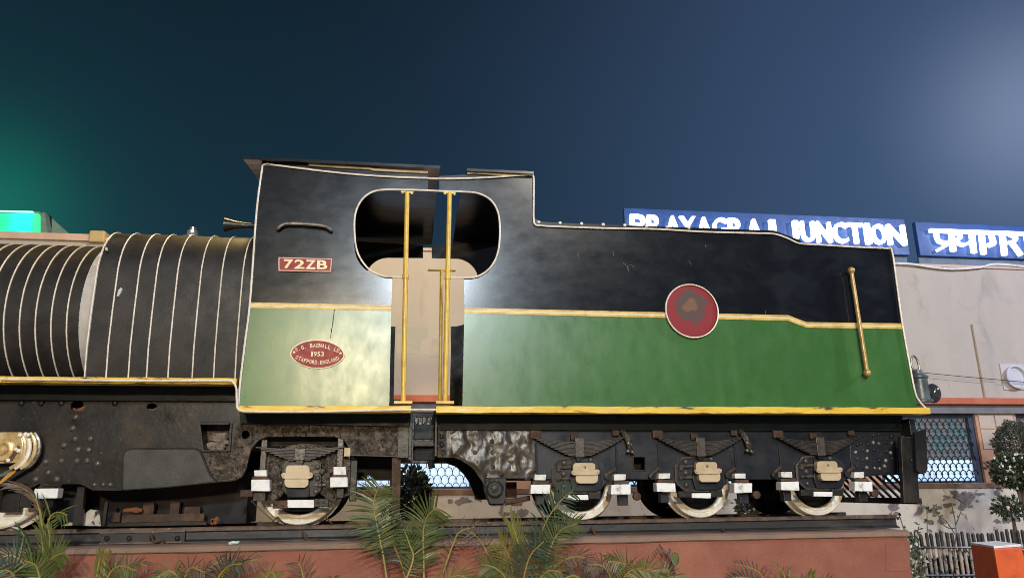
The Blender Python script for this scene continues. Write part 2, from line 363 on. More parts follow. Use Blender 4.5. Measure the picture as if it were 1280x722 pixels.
def rrect(a, b, c, d, r, n=4):
    return arc_px(c - r, b + r, r, r, 90, 0, n) + arc_px(c - r, d - r, r, r, 0, -90, n) + arc_px(a + r, d - r, r, r, -90, -180, n) + arc_px(a + r, b + r, r, r, 180, 90, n)
def text(s, extrude=0.01, off=0.0):
    cu = bpy.data.curves.new('txt', 'FONT'); cu.body = s; cu.size = 1.0; cu.extrude = extrude; cu.offset = off; cu.resolution_u = 3
    o = bpy.data.objects.new('txt', cu); COL.objects.link(o)
    dg = bpy.context.evaluated_depsgraph_get(); dg.update()
    me = bpy.data.meshes.new_from_object(o.evaluated_get(dg))
    v = [tuple(q.co) for q in me.vertices]; f = [tuple(q.vertices) for q in me.polygons]
    bpy.data.objects.remove(o); bpy.data.curves.remove(cu); bpy.data.meshes.remove(me)
    return v, f
def fit(v, x0, x1, z0, z1, Y, depth, rot=0.0):
    xs = [q[0] for q in v]; ys = [q[1] for q in v]; zs = [q[2] for q in v]
    a, b, c, d, e_, g = min(xs), max(xs), min(ys), max(ys), min(zs), max(zs)
    cx, cz = (x0 + x1) / 2, (z0 + z1) / 2; out = []
    for x, y, z in v:
        u = (x - a) / (b - a) * (x1 - x0) - (x1 - x0) / 2; w_ = (y - c) / (d - c) * (z1 - z0) - (z1 - z0) / 2
        out.append((cx + u * math.cos(rot) - w_ * math.sin(rot), Y - depth * (z - e_) / max(g - e_, 1e-6), cz + u * math.sin(rot) + w_ * math.cos(rot)))
    return out

YN, YF = 0.0, 2.01            # near and far side of engine and tender
YC = 1.005
def far(Y, t): return 2 * YC - Y - t      # the mirrored depth of a plate

# ================================================================== ground and plinth
g = MB().add([(-300, -300, 0), (300, -300, 0), (300, 300, 0), (-300, 300, 0)], [(0, 1, 2, 3)])
tag(g.build('ground', GROUND), kind='structure')
ZT = Z(600, 673.5, 0.25)                     # top of the plinth
xe = X(1138, 690, 0.25)
pl = thing('plinth', (-2, 1, 0), 'long terracotta painted masonry plinth carrying the steam engine and its rails', 'plinth')
MB().box(-9.5, xe, 0.27, 1.80, 0.0, ZT - 0.052).build('plinth_wall', PLINTH, pl, bevel=0.012)
MB().plate([(1107, 676), (1137.6, 675), (1137.6, 713), (1107, 714)], 0.2675, 0.006).build('end_panel', PLINTH, pl, bevel=0.003)
cp = MB(); xs = [-9.5 + 0.16 * i for i in range(int((xe + 9.5) / 0.16) + 1)] + [xe + 0.02]
prof = [(0.275, -0.052), (0.262, -0.056), (0.250, -0.046), (0.256, -0.012), (0.285, 0.0), (1.79, 0.0), (1.82, -0.012), (1.82, -0.05)]
vs = []
for x in xs:
    j = ru(-0.004, 0.004)
    for y, z in prof: vs.append((x, y + (j if y < 0.3 else 0), ZT + z + (ru(-0.003, 0.003) if y < 0.3 else 0)))
k = len(prof); fs = []
for i in range(len(xs) - 1):
    for q in range(k): fs.append((i * k + q, i * k + (q + 1) % k, (i + 1) * k + (q + 1) % k, (i + 1) * k + q))
fs += [tuple(range(k)), tuple((len(xs) - 1) * k + q for q in range(k))]
cp.add(vs, fs); cp.build('coping', COPING, pl)

# rails
ZR = Z(700, 650, 0.58)                     # rail head
def rail(Yc, label, xend):
    t = thing('rail', (0, Yc, ZT), label, 'rail')
    h = ZR - ZT
    pr = [(-0.055, 0.002), (-0.055, 0.012), (-0.012, 0.028), (-0.009, h * 0.66), (-0.030, h * 0.74)]
    full = pr + [(-a, b) for a, b in pr[::-1]]
    m_ = MB(); vs = [(x, Yc + a, ZT + b) for x in (-9.4, xend) for a, b in full]; k = len(full)
    m_.add(vs, [(q, (q + 1) % k, (q + 1) % k + k, q + k) for q in range(k)] + [tuple(range(k)), tuple(range(k, 2 * k))])
    m_.build('rail_web', RAILM, t)
    m_ = MB(); pr = [(-0.033, h * 0.745), (-0.035, h * 0.93), (-0.026, h), (0.026, h), (0.035, h * 0.93), (0.033, h * 0.745)]; k = len(pr)
    n = 60; vs = []
    for i in range(n + 1):
        for a, b in pr: vs.append((-9.4 + (xend - 0.004 + 9.4) * i / n, Yc + a, ZT + b + ru(-0.0012, 0.0012)))
    fs = [(i * k + q, i * k + (q + 1) % k, (i + 1) * k + (q + 1) % k, (i + 1) * k + q) for i in range(n) for q in range(k)] + [tuple(range(k)), tuple(n * k + q for q in range(k))]
    m_.add(vs, fs).build('rail_head', RAILH, t)
    return t
YR = 0.60
r1 = rail(YR, 'near tarred steel rail lying along the front edge of the terracotta plinth', X(1120, 655, YR))
r2 = rail(2 * YC - YR, 'far steel rail lying behind the wheels along the plinth', X(1120, 655, YR) - 0.02)
yf = YR - 0.052
fp = MB().pbox(126, 663, 231, 677.5, yf, 0.03).build('fishplate', RAILM, r1, bevel=0.004)
MB().pbox(125, 663, 231, 665.2, yf - 0.012, 0.02).build('fishplate_lip', RAILH, fp)
MB().pbox(124, 677, 231, 679, yf - 0.010, 0.02).build('fishplate_lip', RAILH, fp)
for px in (134, 162, 191, 222):
    MB().lathe(P(px, 672, yf - 0.001), [(0.022, 0.0), (0.022, -0.014), (0.012, -0.020), (0.0001, -0.020)], 6).build('bolt', FRAME, fp)
def clip(px, py, s=1):
    q = P(px, py, YR - 0.075)
    a = [q + Vector(v) * s for v in ((-0.07, 0.0, 0.055), (-0.055, -0.02, 0.075), (-0.04, -0.02, 0.03), (-0.01, -0.02, 0.0), (0.03, -0.015, 0.012), (0.06, 0.0, 0.012), (0.075, 0.02, -0.01))]
    return MB().tube(bez(a, 4), 0.011 * s, 6).build('rail_clip', RUST, r1, smooth=True)
for px in (196, 388, 748): clip(px, 677 if px < 300 else (676 if px < 500 else 670), 0.8 if px == 196 else 1.0)
clip(908, 667, 0.6)
for px in (347, 407):
    m_ = MB()
    for a, b in ((-8, 653), (8, 654)): m_.tube([P(px, 645.5, 0.52), P(px + a, b, 0.52)], 0.006, 5)
    m_.build('wire_chock', RUST, r1)
# a scrap on the coping
tag(MB().tube([P(286, 679, 0.262), P(291, 677.5, 0.262), P(296, 677.8, 0.262), P(299, 676.1, 0.262)], [0.010, 0.013, 0.011, 0.006], 5).build('litter', mat('pale_plastic', (0.55, 0.68, 0.66), rough=0.4)),
    'scrap of pale plastic lying on the plinth edge beneath the trailing wheel', 'litter')
tag(MB().tube([P(1060, 669.4, 0.262), P(1072, 668.6, 0.262), P(1085, 668.2, 0.262)], [0.008, 0.011, 0.004], 5).build('litter', WHITE),
    'white scrap lying on the plinth edge near its right end', 'litter')

# ================================================================== shared running gear
def leaf_spring(parent, c, half, n, depth, sag, Y0, width, matl, hump=False):
    """c = middle of the top leaf (x, z)"""
    e0 = thing_part('leaf_spring', parent, (c[0], Y0, c[1]))
    t = depth / n
    for i in range(n):
        h = half * (1.0 - 0.74 * i / (n - 1)) if n > 1 else half
        m_ = MB(); seg = 10; vs = []
        for j in range(seg + 1):
            u = -1 + 2 * j / seg; x = u * h; z = c[1] + sag * (x / half) ** 2 - t * i + ru(-0.001, 0.001)
            for dy, dz in ((0, 0), (0, -t * 0.93), (width, -t * 0.93), (width, 0)): vs.append((c[0] + x, Y0 + dy + (0.0035 if i % 2 else 0), z + dz))
        fs = [(j * 4 + q, j * 4 + (q + 1) % 4, (j + 1) * 4 + (q + 1) % 4, (j + 1) * 4 + q) for j in range(seg) for q in range(4)] + [(0, 1, 2, 3), (seg * 4, seg * 4 + 3, seg * 4 + 2, seg * 4 + 1)]
        m_.add(vs, fs).build('leaf', matl, e0, bevel=0.002)
    return e0
def thing_part(name, parent, loc):
    o = bpy.data.objects.new(name, None); o.empty_display_size = 0.05; COL.objects.link(o); o.location = loc
    WORLD[o.name] = Vector(loc); attach(o, parent); return o
def wheel(parent, cx, cz, R, Y, pale=True, name='wheel'):
    w_ = MB()
    w_.lathe((cx, Y, cz), [(0.0001, 0.035), (R * 0.22, 0.035), (R * 0.30, 0.055), (R * 0.66, 0.06), (R * 0.74, 0.03), (R * 0.745, 0.10), (0.0001, 0.10)], 40)
    o = w_.build(name, PITCHB, parent, smooth=True)
    ty = MB().lathe((cx, Y, cz), [(R * 0.75, 0.012), (R * 0.765, 0.0), (R * 0.83, -0.004), (R * 0.855, 0.004), (R * 0.87, 0.004), (R * 0.885, -0.004), (R * 0.975, -0.004), (R, 0.008), (R * 1.0, 0.07), (R * 1.02, 0.08), (R * 1.07, 0.088), (R * 1.07, 0.108), (R * 0.75, 0.108)], 56, closed=True)
    ty.build('tyre', CREAMT if pale else PITCHB, o, smooth=True)
    return o
def bolt(parent, px, py, Y, r, m_=None, name='rivet'):
    return MB().dome(P(px, py, Y), r).build(name, m_ or FRAME, parent, smooth=True)

# ================================================================== locomotive
loco = thing('steam_locomotive', (-2.4, YC, ZR), 'preserved black and green steam locomotive with white boiler bands and cab lettered 72ZB', 'locomotive')
# boiler and firebox
XB = X(104, 470, 0.1)
BZ, BR = 3.16, 0.70
b_ = MB().lathe((0, YC, BZ), [(0.0001, -7.2), (BR, -7.2), (BR, XB + 0.02), (0.0001, XB + 0.02)], 72, 'x')
boiler = b_.build('boiler', LAG, loco, smooth=True)
MB().lathe((0, YC, BZ), [(BR - 0.004, XB - 0.185), (BR + 0.006, XB - 0.184), (BR + 0.006, XB), (BR - 0.004, XB)], 72, 'x').build('boiler_ring', mat('pale_grey_ring', (0.50, 0.45, 0.42), (0.38, 0.34, 0.32), ns=6, rough=0.55), boiler, smooth=True)
for i in range(20):
    xb = X(83, 400, 0.31) - 0.122 * i
    q = MB().lathe((xb, YC, BZ), [(BR - 0.004, -0.007), (BR + 0.006, -0.005), (BR + 0.006, 0.005), (BR - 0.004, 0.006)], 72, 'x')
    q.build('boiler_band', ROPE, boiler, smooth=True)
def fb_profile(d=0.0):
    """firebox cross-section, near foot over the top to the far foot"""
    yn, zs, rc, zt = 0.075 - d, 3.36, 0.44, 3.845 + d
    pts = [(yn + 0.05, 2.50), (yn + 0.012, 2.75), (yn, 3.05)]
    for i in range(11):
        a = math.radians(180 - 90 * i / 10)
        pts.append((yn + rc + d + (rc + d) * math.cos(a), zs + (zt - zs) * math.sin(a)))
    return pts + [(2 * YC - y, z) for y, z in pts[::-1]]
def extrude_x(prof, x0, x1, cap=True):
    k = len(prof); m_ = MB(); vs = [(x, y, z) for x in (x0, x1) for y, z in prof]
    fs = [(q, (q + 1) % k, (q + 1) % k + k, q + k) for q in range(k)]
    if cap: fs += [tuple(range(k)), tuple(range(k, 2 * k))]
    return m_.add(vs, fs)
XFB1 = X(313, 400, 0.1)
firebox = extrude_x(fb_profile(), XB + 0.012, XFB1).build('firebox', LAG, loco, smooth=True)
for px in (102.5, 129.5, 157.5, 180.5, 207.5, 238, 265, 292):
    xb = X(px, 466, 0.07) + 0.004
    q = MB()
    pr = fb_profile(0.006)
    q.tube([(xb, y, z) for y, z in pr], 0.0060, 6).build('firebox_band', ROPE, firebox, smooth=True)
sv = P(238, 296, 0.5)
q = MB().lathe((sv.x, 0.55, sv.z - 0.05), [(0.10, 0.0), (0.10, 0.055), (0.055, 0.065), (0.045, 0.09), (0.05, 0.095), (0.05, 0.12), (0.03, 0.125), (0.03, 0.155), (0.0001, 0.16)], 12, 'z')
q.build('safety_valve', SILVER, loco, smooth=True)
# horn on the cab front
h0, h1 = P(281, 281, 0.45), P(320, 280.5, 0.45)
MB().lathe((h0.x, 0.45, h0.z), [(0.055, 0.012), (0.066, 0.0), (0.062, 0.02), (0.042, 0.09), (0.026, 0.20), (0.020, 0.30), (0.020, h1.x - h0.x + 0.1)], 16, 'x').build('horn', FRAME, loco, smooth=True)
# small paint chips on the firebox side
chip = mat('bare_metal_chip', (0.5, 0.48, 0.44), rough=0.5, bump=0.0)
for poly in ([(146, 370), (148, 362), (151, 359), (153, 361), (150, 367), (147.5, 370.5)], [(131, 309), (133.5, 309), (134, 313), (132, 313)]):
    MB().plate(poly, 0.060, 0.02).build('paint_chip', chip, firebox)

# yellow running boards
def board(parent, a, b, c, d, Y0, Y1):
    """a,b - c,d: near edge top-left and bottom-right pixel"""
    m_ = MB(); z1 = Z(a, b, Y0); z0 = z1 - (Z(a, b, Y0) - Z(a, d, Y0)); x0, x1 = X(a, b, Y0), X(c, b, Y0)
    n = max(4, int((x1 - x0) / 0.12)); vs = []
    for i in range(n + 1):
        x = x0 + (x1 - x0) * i / n
        for y, z in ((Y0 + ru(-.003, .003), z0 + ru(-.003, .003)), (Y0 + ru(-.003, .003), z1 + ru(-.003, .003)), (Y1, z1), (Y1, z0)): vs.append((x, y, z))
    fs = [(i * 4 + q, i * 4 + (q + 1) % 4, (i + 1) * 4 + (q + 1) % 4, (i + 1) * 4 + q) for i in range(n) for q in range(4)] + [(0, 1, 2, 3), (n * 4, n * 4 + 3, n * 4 + 2, n * 4 + 1)]
    o = m_.add(vs, fs).build('running_board', YELLOW, parent, bevel=0.003)
    return x0, x1, z0, z1
ZB1 = board(loco, -60, 469.5, 296, 477.5, -0.03, 0.10)
ZB2 = board(loco, 298, 506.5, 514, 514.5, -0.05, 0.08)
for (x0, x1, z0, z1) in (ZB1, ZB2):
    MB().box(x0, x1, 0.082 if z0 < 2.4 else 0.102, 2 * YC - 0.08, z0 + 0.006, z1 - 0.004).build('deck_plate', DARK, loco)
    MB().box(x0, x1, 2 * YC - 0.078, 2 * YC + 0.04, z0, z1).build('running_board', YELLOW, loco)

for a_, b_ in (([(-70, 479), (296, 482), (296, 501), (-70, 499)], loco), ([(300, 513), (513, 515.5), (513, 532.5), (300, 528.5)], loco)):
    MB().plate(a_, 0.285, 0.012).build('valance', DARK, b_)
# cab sides
LOCO_UP = [(327, 204), (535, 218.5), (535, 238.2)] + arc_px(478, 272, 36, 35, 90, 180, 8) + arc_px(483, 308, 40, 38, 182, 270, 8) + [(490.5, 346.5), (489, 385), (312, 381.5)]
LOCO_LO = [(312, 381.5), (489, 385), (486.5, 507), (298.5, 508)]
TEND_UP = [(549, 220), (667, 214), (667, 280), (690, 283), (968, 292), (1003, 304.5), (1116.5, 311.5), (1128.5, 407.5), (1008, 406), (985, 397.5), (580.5, 388), (580, 347)] + arc_px(586, 309, 38, 38, -85, 0, 8) + arc_px(585, 276, 39, 36.5, 0, 90, 8)[0:8] + [(583, 239.8), (549, 238.6)]
TEND_LO = [(580.5, 388), (985, 397.5), (1008, 406), (1128.5, 407.5), (1147, 512), (578, 507)]
def sheet(name, parent, up, lo, Y, t, mu, ml):
    m_ = MB(); xz = lambda px: [(P(a, b, 0.0).x, P(a, b, 0.0).z) for a, b in px]
    u, l_ = xz(up), xz(lo)
    m_.xz(u, Y, t, mi=0); m_.xz(l_, Y, t, mi=1)
    return m_.build(name, [mu, ml], parent)
cab_near = sheet('cab_side', loco, LOCO_UP, LOCO_LO, 0.0, 0.012, BLACK, GREEN)
cab_far = sheet('cab_side', loco, LOCO_UP, LOCO_LO, YF - 0.012, 0.012, BLACK, GREEN)
tag(cab_far, 'far cab side seen through the window opening')
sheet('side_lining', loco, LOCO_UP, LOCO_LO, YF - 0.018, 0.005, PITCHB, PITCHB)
# cab front, floor and roof
x0, x1 = X(312, 400, 0), X(535, 228, 0)
zf, zt = ZB2[3], Z(327, 204, 0)
xfr = X(319, 300, 0.05)
MB().box(xfr, xfr + 0.012, 0.014, YF - 0.014, zf, zt).build('cab_front', BLACK, loco)
MB().box(x0, X(514, 508, 0), 0.3, YF - 0.3, zf - 0.02, zf + 0.002).build('cab_floor', PITCHB, loco)
def roof(name, parent, xa, xb, za, Y0, Y1, camb, t, matl):
    n = 14; prof = []
    for i in range(n + 1):
        u = i / n; prof.append((Y0 + (Y1 - Y0) * u, za + camb * (1 - (2 * u - 1) ** 2)))
    return extrude_x(prof + [(y, z + t) for y, z in prof[::-1]], xa, xb).build(name, matl, parent)
ra, rb = P(304, 196, -0.07), P(550, 213.5, -0.07)
zroof = (ra.z + rb.z) / 2
cab_roof = roof('cab_roof', loco, ra.x, rb.x, zroof, -0.07, YF + 0.07, 0.10, 0.028, BLACK)
MB().tube([P(386, 205.8, -0.012), P(420, 208.3, -0.012), P(462, 210.5, -0.012), P(466, 212, -0.012), P(500, 214, -0.012), P(535, 215.5, -0.012)], 0.013, 6).build('roof_trim', STRIP, cab_roof)
MB().pbox(327, 203, 386, 209, -0.006, 0.02).build('roof_trim', FRAME, cab_roof)
# double yellow lining
def lining(parent, px, Y=-0.004):
    for o_, r_, m_ in ((-2.4, 1.25, LINE), (2.0, 1.25, LINE), (-0.2, 0.75, LINEC)):
        q = MB()
        for (a, b), (c, d) in zip(px[:-1], px[1:]):
            q.plate([(a, b + o_ - r_), (c, d + o_ - r_), (c, d + o_ + r_), (a, b + o_ + r_)], Y - (0.001 if m_ is LINEC else 0), 0.006)
        q.build('lining_stripe', m_, parent)
lining(loco, [(312.5, 381.3), (400, 383.2), (489, 385)])
# rope tube along the edges
def rope(parent, pts, Y=-0.012, r=0.0085, n=5):
    MB().tube(bez([P(a, b, Y) for a, b in pts], n), r, 6).build('edge_tube', ROPE, parent, smooth=True)
rope(loco, [(298, 507), (300, 480), (306, 430), (312, 383), (316, 330), (321, 262), (327.5, 212), (329, 206.5), (335, 204.8), (345, 206.5), (400, 213.5), (450, 218.5), (500, 221.6), (533, 222.6)])
rope(loco, [(532, 222.6), (541, 223.2), (552, 223.5)])
rope(loco, [(511, 346.8), (490, 346), (478, 344.5), (462, 337), (450, 322), (444.5, 305), (443, 280), (445, 264), (452, 250), (463, 241), (478, 237.3), (505, 237.2), (534, 238), (551, 238.9)])
rope(loco, [(0, 473.5), (80, 474.5), (160, 475.5), (240, 475.5), (284, 475.5), (292, 478), (295.5, 486), (296, 500), (299, 512), (320, 514), (380, 514.2), (450, 513), (514, 511.5)], Y=-0.062)
# handrails of the doorway
def handrail(parent, top, bot, Y, r=0.021):
    h_ = MB().tube([P(*top, Y), P(*bot, Y)], r, 12).build('doorway_handrail', YRAIL, parent, smooth=True)
    p = P(top[0], top[1], Y); MB().box(p.x - 0.055, p.x + 0.055, Y - 0.012, Y + 0.03, p.z - 0.012, p.z + 0.006).build('rail_flange', YRAIL, h_, bevel=0.003)
    p = P(bot[0], bot[1], Y); MB().box(p.x - 0.075, p.x + 0.075, Y - 0.035, Y + 0.035, p.z - 0.004, p.z + 0.018).build('rail_foot', YRAIL, h_, bevel=0.003)
    for dx in (-0.042, 0.042): MB().dome((P(*top, Y).x + dx, Y - 0.014, P(*top, Y).z - 0.018), 0.010).build('bolt_head', SILVER, h_)
    m_ = P((top[0] * 0.6 + bot[0] * 0.4), top[1] * 0.6 + bot[1] * 0.4, Y)
    MB().tube([m_ - Vector((0, 0, 0.02)), m_ + Vector((0, 0, 0.02))], r * 1.3, 12).build('rail_collar', YRAIL, h_, smooth=True)
    return h_
handrail(loco, (509, 240), (504, 504), -0.035)
# grab handle
MB().tube(bez([P(347, 284, 0.0), P(347.5, 285.5, -0.04), P(352, 281.5, -0.05), P(360, 279.3, -0.05), P(385, 280, -0.05), P(405, 282.3, -0.05), P(412, 286, -0.05), P(414, 288.5, -0.03), P(413, 288.5, 0.0)], 4), 0.014, 8).build('grab_handle', STEEL, loco, smooth=True)
# number plate
npl = MB().plate([(348.5, 321.5), (415, 323.5), (413.5, 339.5), (348.5, 338)], -0.014, 0.013).build('number_plate', RED, loco, bevel=0.002)
q = MB()
for a in ([(348.2, 321.2), (415.3, 323.2), (415.2, 324.3), (348.4, 322.4)], [(348.4, 337.2), (413.8, 338.6), (413.6, 339.8), (348.2, 338.4)], [(348.0, 322.4), (349.4, 322.4), (349.4, 337.2), (348.0, 337.2)], [(413.8, 324.3), (415.2, 324.3), (413.7, 338.6), (412.5, 338.6)]):
    q.plate(a, -0.018, 0.006)
q.build('plate_rim', mat('rosy_rim', (0.62, 0.34, 0.28), rough=0.5), npl)
CREAML = mat('cream_lettering', (0.80, 0.66, 0.42), (0.70, 0.55, 0.32), ns=20, rough=0.45)
for ch, a, b, dy in (('7', 355, 366.5, 0.0), ('2', 368, 381, 0.4), ('Z', 382, 395, 0.8), ('B', 396.5, 409.5, 1.0)):
    v, f = text(ch, 0.01, 0.028)
    MB().add(fit(v, X(a, 330, -0.014), X(b, 330, -0.014), Z(a, 335.6 + dy, -0.014), Z(a, 324.2 + dy, -0.014), -0.015, 0.008), f).build('letter', CREAML, npl)
# maker's plate
def lens(cx, cy, hw, hh, n=12):
    R_ = (hw * hw + hh * hh) / (2 * hh); a = math.asin(hw / R_)
    up = [(cx + R_ * math.sin(-a + 2 * a * i / n), cy - (R_ * math.cos(-a + 2 * a * i / n) - (R_ - hh))) for i in range(n + 1)]
    return up + [(2 * cx - x, 2 * cy - y) for x, y in up[1:-1]]
def rot_px(pts, cx, cy, deg):
    c_, s_ = math.cos(math.radians(deg)), math.sin(math.radians(deg))
    return [(cx + (x - cx) * c_ - (y - cy) * s_, cy + (x - cx) * s_ + (y - cy) * c_) for x, y in pts]
def ell(cx, cy, a, b, n=28, pw=0.92):
    o_ = []
    for i in range(n):
        t = 2 * math.pi * i / n
        o_.append((cx + a * math.copysign(abs(math.cos(t)) ** 1.0, math.cos(t)), cy - b * math.copysign(abs(math.sin(t)) ** 1.12, math.sin(t))))
    return o_
MX, MY = 396.7, 442.2
mk = MB().plate(rot_px(ell(MX, MY, 34.3, 18.2), MX, MY, 1.5), -0.012, 0.011).build('maker_plate', CREAML, loco)
MB().plate(rot_px(ell(MX, MY, 32.7, 16.8), MX, MY, 1.5), -0.016, 0.006).build('plate_field', RED, mk)
q = MB()
def arc_text(q, s, top, width, dip, h, sgn):
    """letters spaced along an arc in the plate; top = centre height offset in px"""
    n = len(s)
    for i, ch in enumerate(s):
        if ch == ' ': continue
        u = -1 + 2 * (i + 0.5) / n
        x_ = MX + u * width; y_ = MY + top + dip * u * u * sgn + 0.025 * (x_ - MX)
        ang = -sgn * math.atan(2 * dip * u / width)
        v, f = text(ch, 0.01, 0.015)
        wd = {'I': 0.25, 'L': 0.75, 'D': 0.9, '.': 0.25}.get(ch, 0.9) * width / n * 0.88 * 2
        hh = h if ch != '.' else h * 0.25
        p = P(x_, y_ + (0 if ch != '.' else h * 0.38), -0.016); sc = 1 / 146.0
        MB().add(fit(v, p.x - wd * sc * 0.5, p.x + wd * sc * 0.5, p.z - hh * sc * 0.5, p.z + hh * sc * 0.5, -0.0175, 0.005, ang), f).build('letter', CREAML, mk)
arc_text(q, 'W.G. BAGNALL LD', -10.6, 28, 6.6, 4.8, 1)
arc_text(q, 'STAFFORD.ENGLAND', 10.6, 27, 6.6, 4.6, -1)
for ch, a in (('1', 390.2), ('9', 394.2), ('5', 398.6), ('3', 403)):
    v, f = text(ch, 0.01, 0.02); wd = 2.0 if ch == '1' else 3.8
    MB().add(fit(v, X(a - wd / 2, 442, -0.016), X(a + wd / 2, 442, -0.016), Z(a, 445.2, -0.016), Z(a, 439.2, -0.016), -0.0175, 0.005), f).build('letter', CREAML, mk)
for a, b in ((367.5, 440.2), (425.5, 441.5)): MB().dome(P(a, b, -0.016), 0.013).build('plate_screw', CREAML, mk)
q = MB()
for p0, p1 in (((418, 386), (412.5, 423)),):
    q.tube([P(*p0, -0.003), P((p0[0] + p1[0]) / 2 + 0.6, (p0[1] + p1[1]) / 2, -0.003), P(*p1, -0.003)], 0.0028, 4)
q.build('dangling_wire', PITCHB, loco)

# main frames
YFm = 0.33
LF = [(-70, 484), (300, 486), (300, 508), (516, 513), (516, 571), (437, 569)] + [(437, 560), (430, 549.5), (418, 545.5), (375, 545), (334, 545.5), (323, 549.5), (314, 561), (310, 575), (307.5, 586), (302, 596), (292, 600.5), (272, 602), (250, 604.5), (207, 609), (153, 612.5), (116, 612.5), (108, 608), (100, 604.5), (46, 604.5), (38, 610), (34, 604), (-70, 604)]
HOLES = [arc_px(307, 543, 5.5, 5.5, 0, 330, 11), [(252, 531), (289, 529.5), (286, 562), (256, 562.5)], arc_px(97, 507.5, 9, 7.5, 0, 330, 11), arc_px(190, 508, 7, 4.5, 0, 330, 11)]
xz = lambda px, Y: [(P(a, b, Y).x, P(a, b, Y).z) for a, b in px]
fr = MB().xz(xz(LF, YFm), YFm, 0.03, [xz(h, YFm) for h in HOLES]).build('main_frame', FRAME, loco, bevel=0.004)
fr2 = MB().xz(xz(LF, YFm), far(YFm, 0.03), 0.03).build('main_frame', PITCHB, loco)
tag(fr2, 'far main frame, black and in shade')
RIV = [(95, 521), (91, 535), (94, 548), (113.5, 548), (80, 556.5), (98, 561.5), (111.5, 562), (77, 575.5), (96, 575.5), (109, 575), (60, 590), (45, 599), (71, 598.5), (27, 503.5), (52, 503.5), (77, 503.5), (144, 503.5), (118, 605.5), (129, 605.2), (138, 605), (57, 577), (122, 579)]
for a, b in RIV: bolt(fr, a, b, YFm, 0.028 if b < 603 else 0.02, RIVETM if b > 510 else FRAME)
for a, b in ((353, 534), (364, 536), (355, 542), (391, 537.5), (407, 537), (447, 553), (440, 544), (462, 533), (478, 541)): bolt(fr, a, b, YFm, 0.022, CRUST)
for a, b in ((97, 507.5), (190, 508)):
    p = P(a, b, YFm + 0.05)
    MB().tube(bez([p + Vector((-0.06, 0.02, -0.02)), p + Vector((0, 0, -0.035)), p + Vector((0.06, 0.0, -0.01)), p + Vector((0.05, 0.02, 0.03))], 4), 0.018, 7).build('rusty_stay_end', ORUST, fr, smooth=True)
# raised inspection panel
pad = MB().plate([(153, 612), (153.5, 570), (157, 563), (165, 560.5), (243, 560.5), (250, 563), (263, 594), (271, 601), (250, 604), (207, 608.5)], YFm - 0.008, 0.010)
gl_ = [(153, 612), (153.5, 570), (157, 563), (165, 560.5), (243, 560.5), (250, 563), (263, 594), (271, 601)]
MB().tube([P(a, b, YFm - 0.004) for a, b in gl_], 0.010, 5).build('panel_seam', PITCHB, fr)
pad.build('inspection_panel', mat('smooth_dark_panel', (0.032, 0.029, 0.028), (0.048, 0.042, 0.038), ns=5, rough=0.55, bump=0.2, bs=50), fr, bevel=0.006)
# step pocket: a box let into the frame, open to the front
q = MB(); o1 = [(249, 530), (291, 529), (289, 563.5), (254, 564)]; i1 = [(252, 531), (289, 529.5), (286, 562), (256, 562.5)]
q.xz(xz(o1, YFm), YFm - 0.035, 0.034, [xz(i1, YFm)])
p0 = xz(i1, YFm)
vs = [(a, YFm - 0.03, b) for a, b in p0] + [(a, YFm + 0.16, b) for a, b in p0]
q.add(vs, [(0, 1, 5, 4), (1, 2, 6, 5), (2, 3, 7, 6), (3, 0, 4, 7), (4, 5, 6, 7)])
sp = q.build('step_pocket', FRAME, fr)
MB().pbox(250, 527, 286, 530.5, YFm - 0.05, 0.05).build('pocket_lip', FRAME, fr, bevel=0.004)
q = MB()
for i in range(14): q.ball(P(ru(260, 284), ru(543, 561), YFm + 0.12), ru(0.02, 0.05), 8, sc=(1, 0.7, 0.8))
tag(q.build('caked_dirt', DIRT, fr, smooth=True), kind='stuff')
# crusted cheek plate and the seams above the trailing wheel
q = MB().plate([(296, 531), (318, 529), (320, 546), (313, 561), (308, 585), (302, 595), (291, 599.5), (272, 601), (264, 592), (258, 578), (262, 566), (290, 565)], YFm - 0.005, 0.006, [arc_px(307, 543, 6.5, 6.5, 0, 330, 11)])
q.build('cheek_plate', CRUST, fr)
q = MB()
for i in range(26): q.ball(P(290 + random.gauss(0, 6), 579 + random.gauss(0, 5), YFm - 0.006), ru(0.006, 0.018), 6, sc=(1, 0.6, 1))
tag(q.build('rust_blisters', CRUST, fr), kind='stuff')
MB().plate([(320, 528.5), (497, 529), (497, 569), (438, 567), (438, 560), (431, 549), (418, 545), (334, 545), (321, 549)], YFm - 0.006, 0.007).build('crusted_web', CRUST, fr)
MB().pbox(497, 533, 511, 572, YFm - 0.014, 0.016).build('end_angle', FRAME, fr, bevel=0.003)
MB().pbox(511, 514.5, 515, 575, YFm - 0.045, 0.07).build('end_angle', FRAME, fr, bevel=0.003)
# dark recess behind, ashpan and inside details
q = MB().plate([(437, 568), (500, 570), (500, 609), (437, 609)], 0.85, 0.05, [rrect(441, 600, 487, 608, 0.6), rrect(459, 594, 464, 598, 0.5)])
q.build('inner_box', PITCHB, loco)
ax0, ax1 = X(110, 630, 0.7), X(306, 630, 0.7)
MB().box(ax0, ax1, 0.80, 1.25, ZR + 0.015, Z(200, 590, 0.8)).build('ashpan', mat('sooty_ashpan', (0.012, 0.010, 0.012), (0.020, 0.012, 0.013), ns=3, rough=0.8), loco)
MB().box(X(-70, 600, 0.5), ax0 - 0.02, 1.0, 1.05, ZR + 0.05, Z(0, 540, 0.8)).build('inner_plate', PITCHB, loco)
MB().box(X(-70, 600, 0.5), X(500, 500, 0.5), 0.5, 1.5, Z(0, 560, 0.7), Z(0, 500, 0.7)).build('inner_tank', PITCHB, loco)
bg_ = thing_part('brake_gear', loco, P(200, 645, 0.62))
